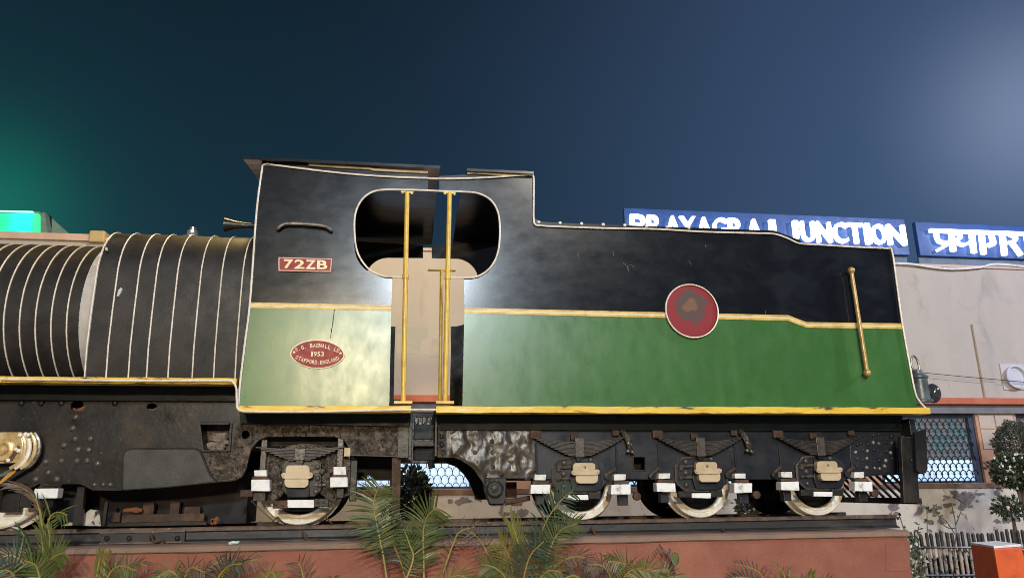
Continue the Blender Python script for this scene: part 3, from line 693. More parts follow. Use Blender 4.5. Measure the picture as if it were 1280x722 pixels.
q = MB(); q.pbox(128, 652, 258, 657, 0.55, 0.05); q.build('brake_beam', FRAME, bg_, bevel=0.004)
q = MB(); q.pbox(152, 642, 255, 652, 0.66, 0.05); q.build('brake_beam', RUST, bg_, bevel=0.004)
for a, b, c_, d in ((178, 628, 192, 643), (212, 626, 224, 643), (139, 640, 150, 652), (230, 633, 250, 643)):
    MB().pbox(a, b, c_, d, 0.68, 0.05).build('brake_block', RUST, bg_, bevel=0.004)
MB().tube([P(155, 637.5, 0.64), P(165, 637, 0.64), P(170, 637, 0.64), P(178, 637.5, 0.64)], [0.015, 0.02, 0.028, 0.014], 8).build('rusty_pin', ORUST, bg_, smooth=True)
q = MB()
for i in range(7): q.ball(P(ru(262, 272), ru(648, 653), 0.6), 0.022, 6)
tag(q.build('rust_heap', ORUST, bg_), kind='stuff')
MB().plate([(103, 656.5), (103, 644), (113, 636), (124, 638), (126, 657)], 0.52, 0.012).build('flaking_guard', mat('flaking_white_plate', (0.50, 0.45, 0.38), (0.40, 0.34, 0.28), ns=6, rough=0.8, c3=(0.03, 0.025, 0.022), ns3=9, lo3=0.52, hi3=0.57), loco)
MB().plate([(127, 656), (131, 627), (135, 627), (131, 656)], 0.50, 0.03).build('guard_bracket', FRAME, loco)
MB().plate([(90, 656.5), (97, 607), (106, 608), (101, 656.5)], 0.42, 0.05).build('strut', FRAME, loco, bevel=0.004)
MB().plate([(489, 651), (490, 570), (501, 570), (500, 651)], 0.36, 0.04).build('strut', RUST, loco, bevel=0.004)
# driving wheel, spring block and crank at the left edge
dc = P(-6, 583, 0.55)
wheel(loco, dc.x, ZR + 0.535, 0.535, 0.55, True, 'driving_wheel')
wheel(loco, dc.x, ZR + 0.535, 0.535, 2 * YC - 0.66, False, 'driving_wheel')
q = MB().pbox(42, 610, 72, 622.5, 0.28, 0.10); q.build('pad_block', WHITE, loco, bevel=0.006)
for d_ in ((48, 623, 66, 634, 0.33, 0.08), (25, 613, 40, 634, 0.36, 0.06), (52, 607, 68, 610, 0.31, 0.06), (2, 616, 24, 640, 0.45, 0.06)):
    MB().pbox(*d_).build('hanger_block', FRAME, loco, bevel=0.005)
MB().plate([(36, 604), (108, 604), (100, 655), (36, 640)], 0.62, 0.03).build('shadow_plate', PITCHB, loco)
cr_ = thing_part('crank_end', loco, P(5, 565, 0.2))
q = MB().plate([(-30, 539.5), (24, 539.5), (28, 543), (29, 556), (27, 570), (22, 578), (-30, 580)], 0.20, 0.09); q.build('big_end_block', BRASS, cr_, bevel=0.008)
for (a, b, m_, Yb) in ((31, 5, BRASS, 0.215), (37, 5, CREAMT, 0.225), (44, 5, BRASS, 0.235), (49, 4, STEEL, 0.245)):
    pts = [(a - 6, 541), (a - 1, 549), (a, 560), (a - 3, 571), (a - 10, 580), (a - 18, 585)]
    MB().tube(bez([P(x_, y_, Yb) for x_, y_ in pts], 4), 0.016, 7).build('strap_rib', m_, cr_, smooth=True)
q = MB()
for r_, o_ in ((0.085, 0.0),): q.lathe(P(3, 562, 0.195), [(r_, 0.02), (r_, -0.012), (r_ * 0.8, -0.02), (r_ * 0.62, -0.02), (r_ * 0.55, -0.008), (r_ * 0.42, -0.03), (0.0001, -0.034)], 20)
q.build('crank_boss', BRASS, cr_, smooth=True)
for a, b in ((19.5, 561), (25, 543.5), (35, 543), (10, 575), (23, 563)): bolt(cr_, a, b, 0.19, 0.018, CREAMT, 'nut')
q = MB().plate([(22, 556), (25, 559), (15, 575), (6, 578), (4, 575), (14, 567)], 0.188, 0.016); q.build('key_plate', RUST, cr_)
q = MB().plate([(-20, 604), (0, 597), (30, 578), (40, 580), (36, 585), (5, 604), (-20, 622)], 0.26, 0.05); cro = q.build('connecting_rod', FRAME, loco, bevel=0.006)
MB().plate([(-2, 603), (10, 591), (20, 586), (19, 590), (4, 602), (-2, 606)], 0.252, 0.01).build('flute_paint', mat('orange_flute', (0.46, 0.22, 0.025), rough=0.5), cro)
MB().plate([(-20, 599), (0, 592), (24, 580), (30, 582), (4, 594.5), (-20, 603)], 0.262, 0.03).build('rod_top', mat('worn_green_rod', (0.10, 0.13, 0.09), (0.06, 0.05, 0.04), ns=18, rough=0.5), cro)

# trailing wheel of the engine
TW = P(376, 604, 0.56)
RW = 0.345
wheel(loco, TW.x, ZR + RW, RW, 0.56)
wheel(loco, TW.x, ZR + RW, RW, 2 * YC - 0.67, False)
tr = thing_part('trailing_truck', loco, P(376, 590, 0.4))
MB().plate([(328, 564), (430, 564), (438, 575), (438, 618), (428, 622), (412, 626), (396, 613), (357, 613), (343, 626), (322, 622), (318, 600), (325, 585)], 0.40, 0.05).build('truck_plate', CRUST, tr, bevel=0.006)
q = MB().plate([(352, 580), (358, 572), (392, 572), (402, 580), (402, 612), (394, 620), (360, 620), (352, 612)], 0.355, 0.06); q.build('axlebox', FRAME, tr, bevel=0.006)
def box_cover(parent, dx, dy, Y, sc=1.0, cxp=372.5, cyp=595, k=1.0):
    f_ = lambda L_: [(cxp + dx + (a - 372.5) * k, cyp + dy + (b - 595) * k) for a, b in L_]
    o_ = thing_part('axlebox_cover', parent, P(cxp + dx, cyp + dy, Y))
    MB().plate(f_(rrect(357, 581, 387, 596, 5)), Y, 0.07).build('cover_cap', BEIGE, o_, bevel=0.008)
    MB().plate(f_(rrect(355.5, 594.5, 385.5, 609, 6)), Y - 0.012, 0.07).build('cover_cap', BEIGE, o_, bevel=0.008)
    ears = f_([(351, 593), (353, 590.5), (358, 590), (386, 590), (389, 589.5), (391.5, 592), (390.5, 596), (386, 598), (356, 598), (352.5, 597)])
    MB().plate(ears, Y - 0.022, 0.03).build('cover_flange', BEIGE, o_, bevel=0.005)
    for a, b in ((353.5, 594.2), (389, 592.8)):
        a, b = f_([(a, b)])[0]; MB().dome(P(a, b, Y - 0.022), 0.012).build('cover_bolt', BEIGE, o_)
    return o_
box_cover(tr, 0, 0, 0.30)
MB().plate([(357, 607), (386, 607), (387, 618), (384, 621), (359, 621)], 0.325, 0.06).build('axlebox', PITCHB, tr, bevel=0.004)
def parts_in(parent, defs):
    for nm, a, b, c_, d, Y, t, m_ in defs:
        if m_ is WHITE:
            k = lambda: ru(-0.55, 0.55)
            MB().plate([(a + k(), b + k()), (c_ + k(), b + k()), (c_ + k(), d + k()), (a + k(), d + k())], Y, t).build(nm, m_, parent, bevel=0.005)
        else: MB().pbox(a, b, c_, d, Y, t).build(nm, m_, parent, bevel=0.005)
parts_in(tr, [
    ('spring_hanger', 325.5, 549, 333, 588, 0.335, 0.03, WORN), ('spring_hanger', 421.5, 547, 429, 583, 0.335, 0.03, WORN),
    ('pad_block', 317.5, 587, 333.5, 595, 0.30, 0.07, WHITE), ('pad_block', 313.5, 599, 337, 613, 0.25, 0.10, WHITE),
    ('pad_block', 417, 583, 432.5, 593, 0.30, 0.07, WHITE), ('pad_block', 412, 596, 435, 608.5, 0.25, 0.10, WHITE),
    ('pad_seat', 315, 595, 336, 599, 0.285, 0.08, RUST), ('pad_seat', 415, 593, 434, 596, 0.285, 0.08, RUST),
    ('tie_plate', 359, 624, 392, 634, 0.30, 0.05, WHITE), ('tie_end', 341, 625, 359, 635, 0.31, 0.05, RUST), ('tie_end', 392.2, 622.5, 411, 633, 0.31, 0.05, FRAME),
    ('spring_buckle', 367.5, 560, 381.5, 575, 0.295, 0.095, WORN), ('hanger_block', 316, 613, 332, 626, 0.32, 0.08, FRAME), ('hanger_block', 420, 609, 430, 622, 0.33, 0.08, FRAME),
    ('side_bracket', 300, 612, 316, 620.5, 0.40, 0.04, RUST), ('side_bracket', 437.5, 575, 446, 626, 0.37, 0.05, FRAME), ('side_bracket', 430, 559, 438, 570, 0.325, 0.04, STRIP)])
MB().plate([(369, 574), (380, 574), (377, 580.5), (372, 580.5)], 0.31, 0.07).build('buckle_foot', FRAME, tr)
sc_ = P(375.5, 560.5, 0.31)
leaf_spring(tr, (sc_.x, sc_.z), X(431, 558, .31) - sc_.x, 8, 0.098, 0.020, 0.31, 0.07, SPRING)
q = MB(); a_, b_2 = P(346, 562, 0.325), P(416, 561, 0.325); n = 12
pts = [(a_.x + (b_2.x - a_.x) * i / n, a_.z + 0.052 * math.sin(math.pi * i / n)) for i in range(n + 1)]
q.xz(pts[::-1] + [(a_.x, a_.z - 0.012), (b_2.x, b_2.z - 0.012)], 0.325, 0.05).build('spring_cap', CRUST, tr)
for a, b in ((397, 583), (397, 597.5), (395, 614), (349, 618), (351, 603), (345, 584), (329, 579), (423, 575), (402, 590), (400, 606)): bolt(tr, a, b, 0.352 if 350 < a < 403 else 0.398, 0.024, WORN, 'nut')
for d_ in ([(391, 588), (404, 586), (406, 589), (392, 591)], [(391, 604.5), (407, 604), (407, 606.5), (392, 607)]): MB().plate(d_, 0.345, 0.02).build('guide_rib', WORN, tr)
q = MB()
for i in range(46):
    a = ru(334, 350) if i % 2 else ru(398, 416); q.tube([P(a, ru(572, 612), 0.395), P(a + ru(-6, 6), ru(572, 612), 0.385)], ru(0.005, 0.012), 5)
tag(q.build('grease_lumps', CRUST, tr), kind='stuff')
for a, b in ((345, 629), (354, 630), (398, 627), (405, 627)): bolt(tr, a, b, 0.308, 0.016, RUST, 'nut')
MB().tube(bez([P(314, 625, 0.36), P(322, 633, 0.40), P(335, 645, 0.48), P(343, 652, 0.52)], 4), 0.004, 5).build('loose_wire', STEEL, loco)
# coupling gear between engine and tender
cg = thing_part('drawgear', loco, P(530, 560, 0.7))
parts_in(cg, [('drag_plate', 517, 530, 543, 549, 0.60, 0.05, DARK), ('drag_plate', 517, 550, 543, 557, 0.52, 0.05, FRAME), ('drag_plate', 516, 557.5, 544, 575, 0.62, 0.06, PITCHB)])
MB().tube([P(538, 575, 0.66), P(540, 585, 0.66)], 0.03, 8).build('drag_pin', PITCHB, cg)
q = MB()
for i in range(5): q.pbox(517 + 5 * i, 518, 519 + 5 * i, 530, 0.60, 0.02)
q.pbox(516, 516, 543, 518, 0.60, 0.02); q.build('foot_grating', DARK, cg)

# ================================================================== tender
tender = thing('tender', (2.4, YC, ZR), 'black and green six wheeled tender with round worn red badge, coupled behind the cab', 'tender')
tn = sheet('tank_side', tender, TEND_UP, TEND_LO, 0.0, 0.012, BLACK, GREEN)
tf = sheet('tank_side', tender, TEND_UP, TEND_LO, YF - 0.012, 0.012, BLACK, GREEN)
tag(tf, 'far tank side seen through the doorway')
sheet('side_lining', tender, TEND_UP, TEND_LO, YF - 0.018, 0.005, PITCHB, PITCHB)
ra, rb = P(583.5, 214.5, -0.05), P(667, 216.5, -0.05)
trf = roof('cab_roof', tender, ra.x, rb.x, (ra.z + rb.z) / 2, -0.05, YF + 0.05, 0.10, 0.025, BLACK)
MB().tube([P(584, 216.4, -0.012), P(592, 216.2, -0.012), P(620, 217.8, -0.012), P(655, 219.2, -0.012)], [0.014, 0.008, 0.012, 0.012], 6).build('roof_trim', STRIP, trf)
ZB3 = board(tender, 545, 507, 1162, 515.5, -0.05, 0.08)
MB().box(ZB3[0], ZB3[1] - 0.02, 0.082, 2 * YC - 0.08, ZB3[2] + 0.006, ZB3[3] - 0.004).build('deck_plate', DARK, tender)
MB().box(ZB3[0], ZB3[1], 2 * YC - 0.078, 2 * YC + 0.04, ZB3[2], ZB3[3]).build('running_board', YELLOW, tender)
xb0, xt0 = X(1147, 512, 0), X(1116.5, 311.5, 0)
xr = min(xb0, xt0)
MB().box(xr - 0.02, xr - 0.008, 0.014, YF - 0.014, ZB3[3], Z(1116, 311.5, 0) - 0.01).build('rear_plate', BLACK, tender)
xf = X(667, 300, 0)
MB().box(xf - 0.012, xf, 0.014, YF - 0.014, ZB3[3], Z(667, 280, 0) + 0.02).build('bulkhead', BLACK, tender)
MB().box(xf, xr - 0.022, 0.014, YF - 0.014, Z(1003, 306, 0) - 0.16, Z(1003, 306, 0) - 0.15).build('tank_top', BLACK, tender)
lining(tender, [(580.5, 388), (700, 390.8), (832, 393.8)])
lining(tender, [(897, 395.3), (985, 397.3), (1008, 406), (1128.3, 407.6)])
rope(tender, [(550, 223.5), (583, 223), (620, 221.3), (655, 218.8), (664, 219), (667, 222), (667, 250), (667, 274), (669, 280.5), (676, 282), (700, 283.3), (760, 285.3), (820, 286.3), (880, 289.7), (940, 291.3), (967, 292.2), (985, 298), (1000, 304.2), (1030, 306.2), (1075, 309), (1108, 310.4), (1115, 314), (1121, 355), (1128, 405), (1137, 455), (1144, 490), (1150, 502), (1158, 511), (1157, 514), (1140, 514.5), (1080, 515), (1000, 514), (920, 512.5), (840, 513.5), (760, 513), (680, 513.5), (610, 513), (545, 511.5)], Y=-0.014, n=4)
rope(tender, [(550, 238.9), (580, 239.7), (597, 241.5), (611, 248), (620, 259), (624.3, 275), (624.5, 300), (621.5, 318), (614, 333), (602, 343), (590, 346.8), (575, 347), (557, 346.8)])
rope(tender, [(514, 511.5), (545, 511.5)], Y=-0.055)
handrail(tender, (562, 241), (556, 504), -0.035)
q0, q1 = P(552, 338, YF + 0.03), P(549, 502, YF + 0.03)
hf = MB().tube([q0, Vector((q0.x, q0.y, q1.z))], 0.021, 10).build('doorway_handrail', YRAIL, tender, smooth=True)
MB().tube([q0 + Vector((-0.16, 0, 0)), q0 + Vector((0.16, 0, 0))], 0.012, 6).build('rail_foot', YRAIL, hf)
# angle along the tank edge with bolts
q = MB().plate([(668, 273), (676, 277), (700, 278.5), (968, 288), (1000, 300), (1003, 304.5), (968, 292), (690, 283), (668, 281)], 0.013, 0.02).build('edge_angle', BLACK, tender)
for px in (673.5, 700, 727, 754, 781, 808, 834, 861): bolt(q, px, 277.6 + (px - 674) * 0.037, 0.012, 0.016, ROPE, 'bolt_head')
# badge
rc = P(863.8, 389, 0)
RR = 0.246
rn = MB().lathe((0, 0, 0), [(RR, 0.0), (RR, -0.022), (RR * 0.955, -0.026), (RR * 0.95, -0.018), (0.0001, -0.018)], 48).build('badge', ROUNDEL, tender, smooth=True)
rn.location = rn.location + Vector((rc.x, 0, rc.z)); 
MB().lathe((rc.x, 0, rc.z), [(RR * 1.0, -0.012), (RR * 1.025, -0.022), (RR * 1.01, -0.032), (RR * 0.975, -0.030), (RR * 0.97, -0.020)], 56).build('badge_rim', ROPE, tender, smooth=True)
# rear gold handrail
ht, hb = P(1064, 338, -0.06), P(1084, 466, -0.06)
hr = MB().tube([ht, hb], 0.019, 10).build('rear_handrail', GOLD, tender, smooth=True)
for p in (ht, hb): MB().ball(p, 0.034, 12).tube([p, p + Vector((0, 0.06, 0))], 0.014, 8).build('rail_knob', GOLD, hr, smooth=True)
# scratches and a stray wire on the tank side
q = MB()
for pts in ([(684, 318), (690, 321), (695, 316.5), (700, 319), (705, 317)], [(766, 314), (767, 319)], [(785, 338), (784, 332), (789, 331), (793, 334)], [(779, 328), (785, 334), (786, 340)], [(882, 306), (882.3, 309)], [(861, 326), (864, 331)], [(957, 388), (957, 392.5)], [(724, 322), (722, 316)]):
    q.tube([P(a, b, -0.001) for a, b in pts], 0.0022, 4)
tag(q.build('scratches', mat('scratched_paint', (0.16, 0.16, 0.165), rough=0.5), tn), kind='stuff')
# rear lamp
lp = thing_part('rear_lamp', tender, P(1155, 505, 0.35))
lc = P(1152, 500, 0.35)
MB().lathe((lc.x, 0.35, lc.z - 0.02), [(0.001, 0), (0.105, 0.0), (0.105, 0.02), (0.085, 0.03), (0.078, 0.22), (0.09, 0.235), (0.09, 0.25), (0.05, 0.275), (0.045, 0.31), (0.001, 0.325)], 20, 'z').build('lamp_body', mat('grey_lamp_paint', (0.09, 0.11, 0.11), (0.05, 0.06, 0.06), ns=8, rough=0.35), lp, smooth=True)
MB().tube(bez([lc + Vector((-0.03, 0, 0.28)), lc + Vector((-0.05, 0, 0.36)), lc + Vector((-0.03, 0, 0.42)), lc + Vector((0.0, 0, 0.43)), lc + Vector((0.025, 0, 0.37)), lc + Vector((0.03, 0, 0.29))], 4), 0.010, 6).build('lamp_handle', STEEL, lp, smooth=True)
MB().ball((lc.x + 0.115, 0.33, lc.z + 0.065), 0.095, 18, sc=(0.72, 0.8, 1.0)).build('lamp_lens', mat('dark_lens', (0.035, 0.04, 0.045), rough=0.12, bump=0.0), lp, smooth=True)

# tender frames
TF = [(548, 518), (1131, 526), (1131, 591), (1078, 595.5), (1060, 598.5), (960, 598.5), (810, 598.5), (650, 597.5), (632, 597.5), (632, 626), (612, 626), (609, 616), (603, 601), (594, 588), (583, 577), (568, 571.5), (548, 571)]
SQH = [(792, 571), (806, 571), (806, 587), (792, 587)]
def frame_x(px): return xz(px, YFm)
fm = MB().xz(frame_x(TF), YFm, 0.03, [frame_x(SQH)]).build('side_frame', FRAMEB, tender, bevel=0.004)
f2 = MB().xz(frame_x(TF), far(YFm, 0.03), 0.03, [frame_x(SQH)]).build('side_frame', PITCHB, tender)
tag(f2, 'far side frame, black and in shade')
MB().plate([(549, 517), (1128, 520), (1128, 538), (549, 536.5)], 0.285, 0.012).build('valance', DARK, tender)
# wrinkled glossy sheet at the front of the frame
nx, nz = 64, 36; a0, a1 = P(559, 537, YFm), P(668, 596, YFm)
q = MB(); vs = []; import mathutils
top = [(559, 531), (668, 531)]
bot = lambda px: 571.5 + max(0, (px - 566) / 40.0) ** 1.5 * 27 if px < 604 else 596.5
for i in range(nx + 1):
    px = 559 + (668 - 559) * i / nx; zb = min(bot(px), 596.5)
    for j in range(nz + 1):
        py = 531 + (zb - 531) * j / nz; p = P(px, py, YFm - 0.012)
        ed = min(i, nx - i, j, nz - j); am = min(1.0, ed / 4.0)
        d = mathutils.noise.fractal(Vector((p.x * 8.0 + 2.5 * p.z, 3.1, p.z * 6.0 - 2.5 * p.x)), 0.85, 2.2, 3) * 0.015 * am
        vs.append((p.x, YFm - 0.010 + d * 0.9 - 0.004 * am, p.z))
fs = [(i * (nz + 1) + j, (i + 1) * (nz + 1) + j, (i + 1) * (nz + 1) + j + 1, i * (nz + 1) + j + 1) for i in range(nx) for j in range(nz)]
q.add(vs, fs); q.build('wrinkled_sheet', FRAMEG, fm, smooth=True)
for a, b in ((615, 537), (615.5, 551), (615.5, 565), (594, 565), (572, 565.5), (616, 583), (597, 577), (606, 593), (627, 593)): bolt(fm, a, b, YFm - 0.012, 0.022, CRUST)
MB().pbox(547, 537, 557, 571, YFm - 0.022, 0.02).build('end_angle', CRUST, fm, bevel=0.003)
for b in (545.5, 556): bolt(fm, 552, b, YFm - 0.024, 0.02, FRAME)
MB().pbox(543.5, 516, 546.5, 570, YFm - 0.05, 0.08).build('end_angle', FRAME, fm, bevel=0.003)
# equaliser box with round boss
q = MB().plate([(606, 597), (633, 597), (632, 622), (630, 629), (612, 629), (606, 612)], YFm - 0.07, 0.10).build('balance_box', FRAME, tender, bevel=0.005)
MB().lathe(P(618.3, 610.3, YFm - 0.07), [(0.075, 0.0), (0.075, -0.025), (0.062, -0.03), (0.058, -0.012), (0.03, -0.012), (0.026, -0.03), (0.0001, -0.032)], 20).build('round_boss', FRAME, q, smooth=True)
for a in (0, 1, 2): 
    p = P(618.3, 610.3, YFm - 0.085); t_ = math.radians(40 + 120 * a)
    MB().tube([p, p + Vector((math.cos(t_) * 0.06, 0, math.sin(t_) * 0.06))], 0.008, 5).build('boss_rib', RUST, q)
MB().plate([(608, 620), (631, 619), (629, 631), (613, 631)], YFm - 0.03, 0.10).build('box_foot', DARK, q)
MB().tube([P(631, 627, 0.42), P(640, 626, 0.42), P(662, 622, 0.44)], [0.03, 0.022, 0.022], 8).build('brake_rod', RUST, tender, smooth=True)
MB().pbox(630, 602, 646, 622, 0.75, 0.05).build('brake_bracket', RUST, tender, bevel=0.004)
MB().plate([(637, 628), (654, 626), (652, 632), (641, 632)], 0.42, 0.05).build('brake_bracket', RUST, tender)
# under-tank boxes that close the view between the frames
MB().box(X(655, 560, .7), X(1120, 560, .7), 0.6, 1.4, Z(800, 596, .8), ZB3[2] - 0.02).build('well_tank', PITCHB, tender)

CEN = [X(p_, 620, 0.56) for p_ in (727.0, 874.5, 1020.5)]
RT = 0.298
def axle(ci):
    """build the middle axle's gear from the survey of the middle one and slide it to its own centre"""
    dx = CEN[ci] - CEN[1]
    names = []
    before = set(bpy.data.objects)
    wheel(tender, CEN[1], ZR + RT, RT, 0.56)
    wheel(tender, CEN[1], ZR + RT, RT, 2 * YC - 0.67, False)
    MB().tube([(CEN[1], 0.40, ZR + RT), (CEN[1], 1.61, ZR + RT)], 0.06, 10).build('axle', PITCHB, tender)
    gr = thing_part('axle_gear', tender, P(880, 590, 0.35))
    MB().plate([(845, 583), (853, 573), (866, 571), (892, 571), (901, 574), (908, 584), (909, 600), (901, 613), (858, 613), (846, 602)], 0.315, 0.03, [[(857, 581), (866, 580), (866, 584), (857, 585)]]).build('horn_plate', FRAMEB, gr, bevel=0.004)
    edge = [(845, 602), (844.5, 583), (853, 572.5), (868, 570.5)]
    MB().tube([P(a, b, 0.31) for a, b in edge], 0.013, 6).build('horn_rib', WORN, gr)
    MB().tube([P(a, b, 0.31) for a, b in ((845, 602), (857, 613), (902, 613))], 0.011, 6).build('horn_rib', WORN, gr)
    for y_ in (582, 596): MB().tube([P(849, y_ + 1, 0.30), P(866, y_, 0.30)], 0.014, 6).build('guide_rib', WORN, gr)
    for a, b in ((857, 577), (857, 590.5), (858, 605.5), (851, 585), (889, 573.5)): bolt(gr, a, b, 0.312, 0.026, WORN, 'nut')
    MB().plate([(868, 575), (899, 575), (904, 600), (904, 608), (898, 612), (870, 612), (866, 600)], 0.285, 0.06).build('axlebox', FRAMEB, gr, bevel=0.006)
    f_ = lambda L_: L_
    box = thing_part('axlebox_cover', gr, P(886, 590, 0.24)) if False else None
    for nm, pl_, Y_, t_ in (('cover_cap', rrect(870, 577, 896.5, 590.5, 4), 0.235, 0.06), ('cover_cap', rrect(874, 589, 900.5, 602, 5), 0.225, 0.07), ('cover_flange', [(868.5, 588), (870, 585.8), (874, 585.6), (897, 585), (900.5, 584.6), (903, 586.5), (902.2, 590.6), (897, 592.4), (872, 592.2), (869, 590.8)], 0.212, 0.03)):
        MB().plate(pl_, Y_, t_).build(nm, BEIGE, gr, bevel=0.007)
    for a, b in ((870.8, 588.6), (900.6, 588)): bolt(gr, a, b, 0.212, 0.011, BEIGE, 'cover_bolt')
    bolt(gr, 884, 582.2, 0.236, 0.013, STEEL, 'cover_bolt')
    parts_in(gr, [
        ('pad_block', 823.5, 591, 837.5, 598, 0.27, 0.07, WHITE), ('pad_block', 821, 603.5, 844.5, 614.5, 0.21, 0.10, WHITE),
        ('pad_block', 919, 591, 932.5, 598, 0.27, 0.07, WHITE), ('pad_block', 917.5, 603.5, 940.5, 615.5, 0.21, 0.10, WHITE),
        ('pad_seat', 822, 599, 842, 603, 0.25, 0.07, RUST), ('pad_seat', 919, 599, 936, 603, 0.25, 0.07, RUST),
        ('tie_plate', 864.5, 616, 889, 622, 0.27, 0.05, WHITE), ('tie_end', 848.5, 613.5, 864.4, 621.5, 0.275, 0.05, FRAME), ('tie_end', 889.2, 613.5, 903.5, 621, 0.275, 0.05, FRAME),
        ('hanger_block', 826, 615, 836, 628, 0.30, 0.07, FRAMEB), ('hanger_block', 925, 616, 936, 629, 0.30, 0.07, FRAMEB),
        ('guide_strip', 822.8, 552, 825.3, 590, YFm - 0.012, 0.014, PITCHB), ('guide_strip', 918.5, 552, 921, 590, YFm - 0.012, 0.014, PITCHB),
        ('spring_buckle', 871, 546, 882, 570, 0.250, 0.080, WORN), ('spring_bracket', 816, 537, 829, 547, 0.29, 0.05, RUST), ('spring_bracket', 914, 536.5, 922, 544, 0.29, 0.05, RUST), ('spring_bracket', 864, 541, 873, 549, 0.30, 0.03, RUST)])
    MB().plate([(872, 568.5), (881, 568.5), (879, 576), (874, 576)], 0.265, 0.06).build('buckle_foot', FRAME, gr)
    for a in ((811.5, 595, 824, 584), (906.5, 593.5, 919, 584.5)):
        MB().tube([P(a[0], a[1], 0.30), P(a[2], a[3], 0.30)], 0.014, 6).build('spring_link', RUST, gr)
        MB().lathe(P(a[0] + 3, a[1], 0.30), [(0.028, 0.02), (0.028, -0.02), (0.012, -0.022), (0.0001, -0.022)], 10).build('link_eye', FRAME, gr)
    s_ = P(876, 551.5, 0.265)
    leaf_spring(gr, (s_.x, s_.z), X(930, 545, .265) - s_.x, 11, 0.122, 0.044, 0.265, 0.06, SPRING)
    MB().lathe(P(945, 618, 0.34), [(0.035, 0.02), (0.035, -0.02), (0.016, -0.024), (0.0001, -0.024)], 12).build('link_eye', RUST, gr)
    if ci < 2:
        MB().tube(bez([P(924, 538, 0.30), P(930, 543, 0.28), P(934, 552, 0.28), P(937, 562, 0.29), P(941, 565, 0.30)], 3), [0.03, 0.026] + [0.024] * 8 + [0.016] * 3, 7).build('swing_link', CRUST, gr, smooth=True)
        for a, b in ((934, 553), (934, 562.5), (939, 563.5)): bolt(gr, a, b, 0.265, 0.016, STEEL, 'nut')
    new = [o for o in bpy.data.objects if o not in before]
    for o in new:
        if o.parent is tender: o.location.x += dx
for ci in range(3): axle(ci)
# gussets between the axles
for cx_, k in ((784, 0), (938, 0)):
    MB().plate([(cx_ + 6, 543), (cx_ + 20, 537), (cx_ + 22, 538), (cx_ + 8, 568), (cx_ + 3, 568)], YFm - 0.006, 0.008).build('gusset', FRAMEB, fm)
MB().tube([P(a, b, YFm - 0.004) for a, b in ((791, 570), (807, 570), (807.5, 588), (791, 588), (791, 570))], 0.006, 5).build('hole_rim', RUST, fm)
# riveted rear end of the frame
MB().plate([(1062, 538), (1117, 538), (1117, 590), (1076, 594), (1064, 592)], YFm - 0.010, 0.012).build('riveted_patch', FRAMEB, fm, bevel=0.003)
for i in range(34):
    a, b = 1070 + (i % 7) * 7.4 + ru(-1.5, 1.5), 543 + (i // 7) * 10.2 + ru(-2, 2)
    if a < 1116: bolt(fm, a, b, YFm - 0.011, ru(0.013, 0.022), STEEL if rnd() < .25 else FRAMEB)
# headstock with post and pilot
xh = X(1139, 560, 0.25)
hs = MB().box(xh - 0.03, xh + 0.03, 0.18, 1.83, Z(1150, 592, 0.2), ZB3[2] - 0.02).build('headstock', FRAMEB, tender, bevel=0.006)
MB().plate([(1143, 540), (1158, 535), (1160, 585), (1158, 591), (1150, 591), (1146, 588)], 0.10, 0.03).build('buffer_plate', FRAME, tender, bevel=0.006)
q = MB().plate([(1126, 545), (1131, 544), (1134, 628), (1130, 628)], 0.14, 0.05).build('steel_post', FRAME, tender, bevel=0.004)
MB().plate([(1131, 546), (1143, 545), (1150, 628), (1134, 628)], 0.17, 0.03).build('steel_post', FRAME, tender, bevel=0.004)
bolt(tender, 1139.5, 575, 0.168, 0.022, FRAME, 'nut')
pil = thing_part('pilot', tender, P(1110, 610, 0.6))
zl, zh = Z(1130, 622, 0.35), Z(1110, 591, 0.5)
MB().box(xh - 0.02 + 0.0, xh + 0.03, 0.25, 1.75, zl - 0.055, zl).build('pilot_foot', PITCHB, pil, bevel=0.004)
for i in range(13):
    y_ = 0.30 + 0.115 * i
    MB().tube([(xh - 0.19, y_ + 0.05, zh), (xh, y_, zl)], 0.014, 6).build('pilot_bar', PITCHB, pil)

# ================================================================== station building behind
YB = 8.0
zt_, zb_ = 6.24, 3.205
sb = thing('station_building', (3, YB + 2, 0), 'long cream station building with red cornice and blue grilled windows behind the engine', 'building')
MB().box(-20, 26, YB, YB + 6, 3.33, zt_).build('upper_wall', WALL, sb)
MB().box(-20, 26, YB - 0.22, YB + 0.02, 3.205, 3.335).build('cornice', BAND, sb, bevel=0.01)
MB().box(-20, 26, YB - 0.10, YB + 0.3, 3.03, 3.203).build('soffit_band', mat('grey_soffit', (0.20, 0.19, 0.20), (0.16, 0.15, 0.16), ns=3, rough=0.8), sb)
MB().box(-20, -5.92, YB - 0.06, YB + 0.2, zt_ - 0.03, zt_ + 0.105).build('parapet', PARAP, sb, bevel=0.01)
px0, px1 = X(111, 292, YB - 0.1), X(131, 292, YB - 0.1)
MB().box(px0, px1, YB - 0.1, YB + 0.3, zt_ - 0.06, Z(118, 287.5, YB - 0.1)).build('parapet_block', OCHRE, sb, bevel=0.03)
MB().box(px1 + 0.002, 26, YB - 0.05, YB + 0.2, zt_ - 0.01, zt_ + 0.05).build('parapet', PARAP, sb, bevel=0.008)
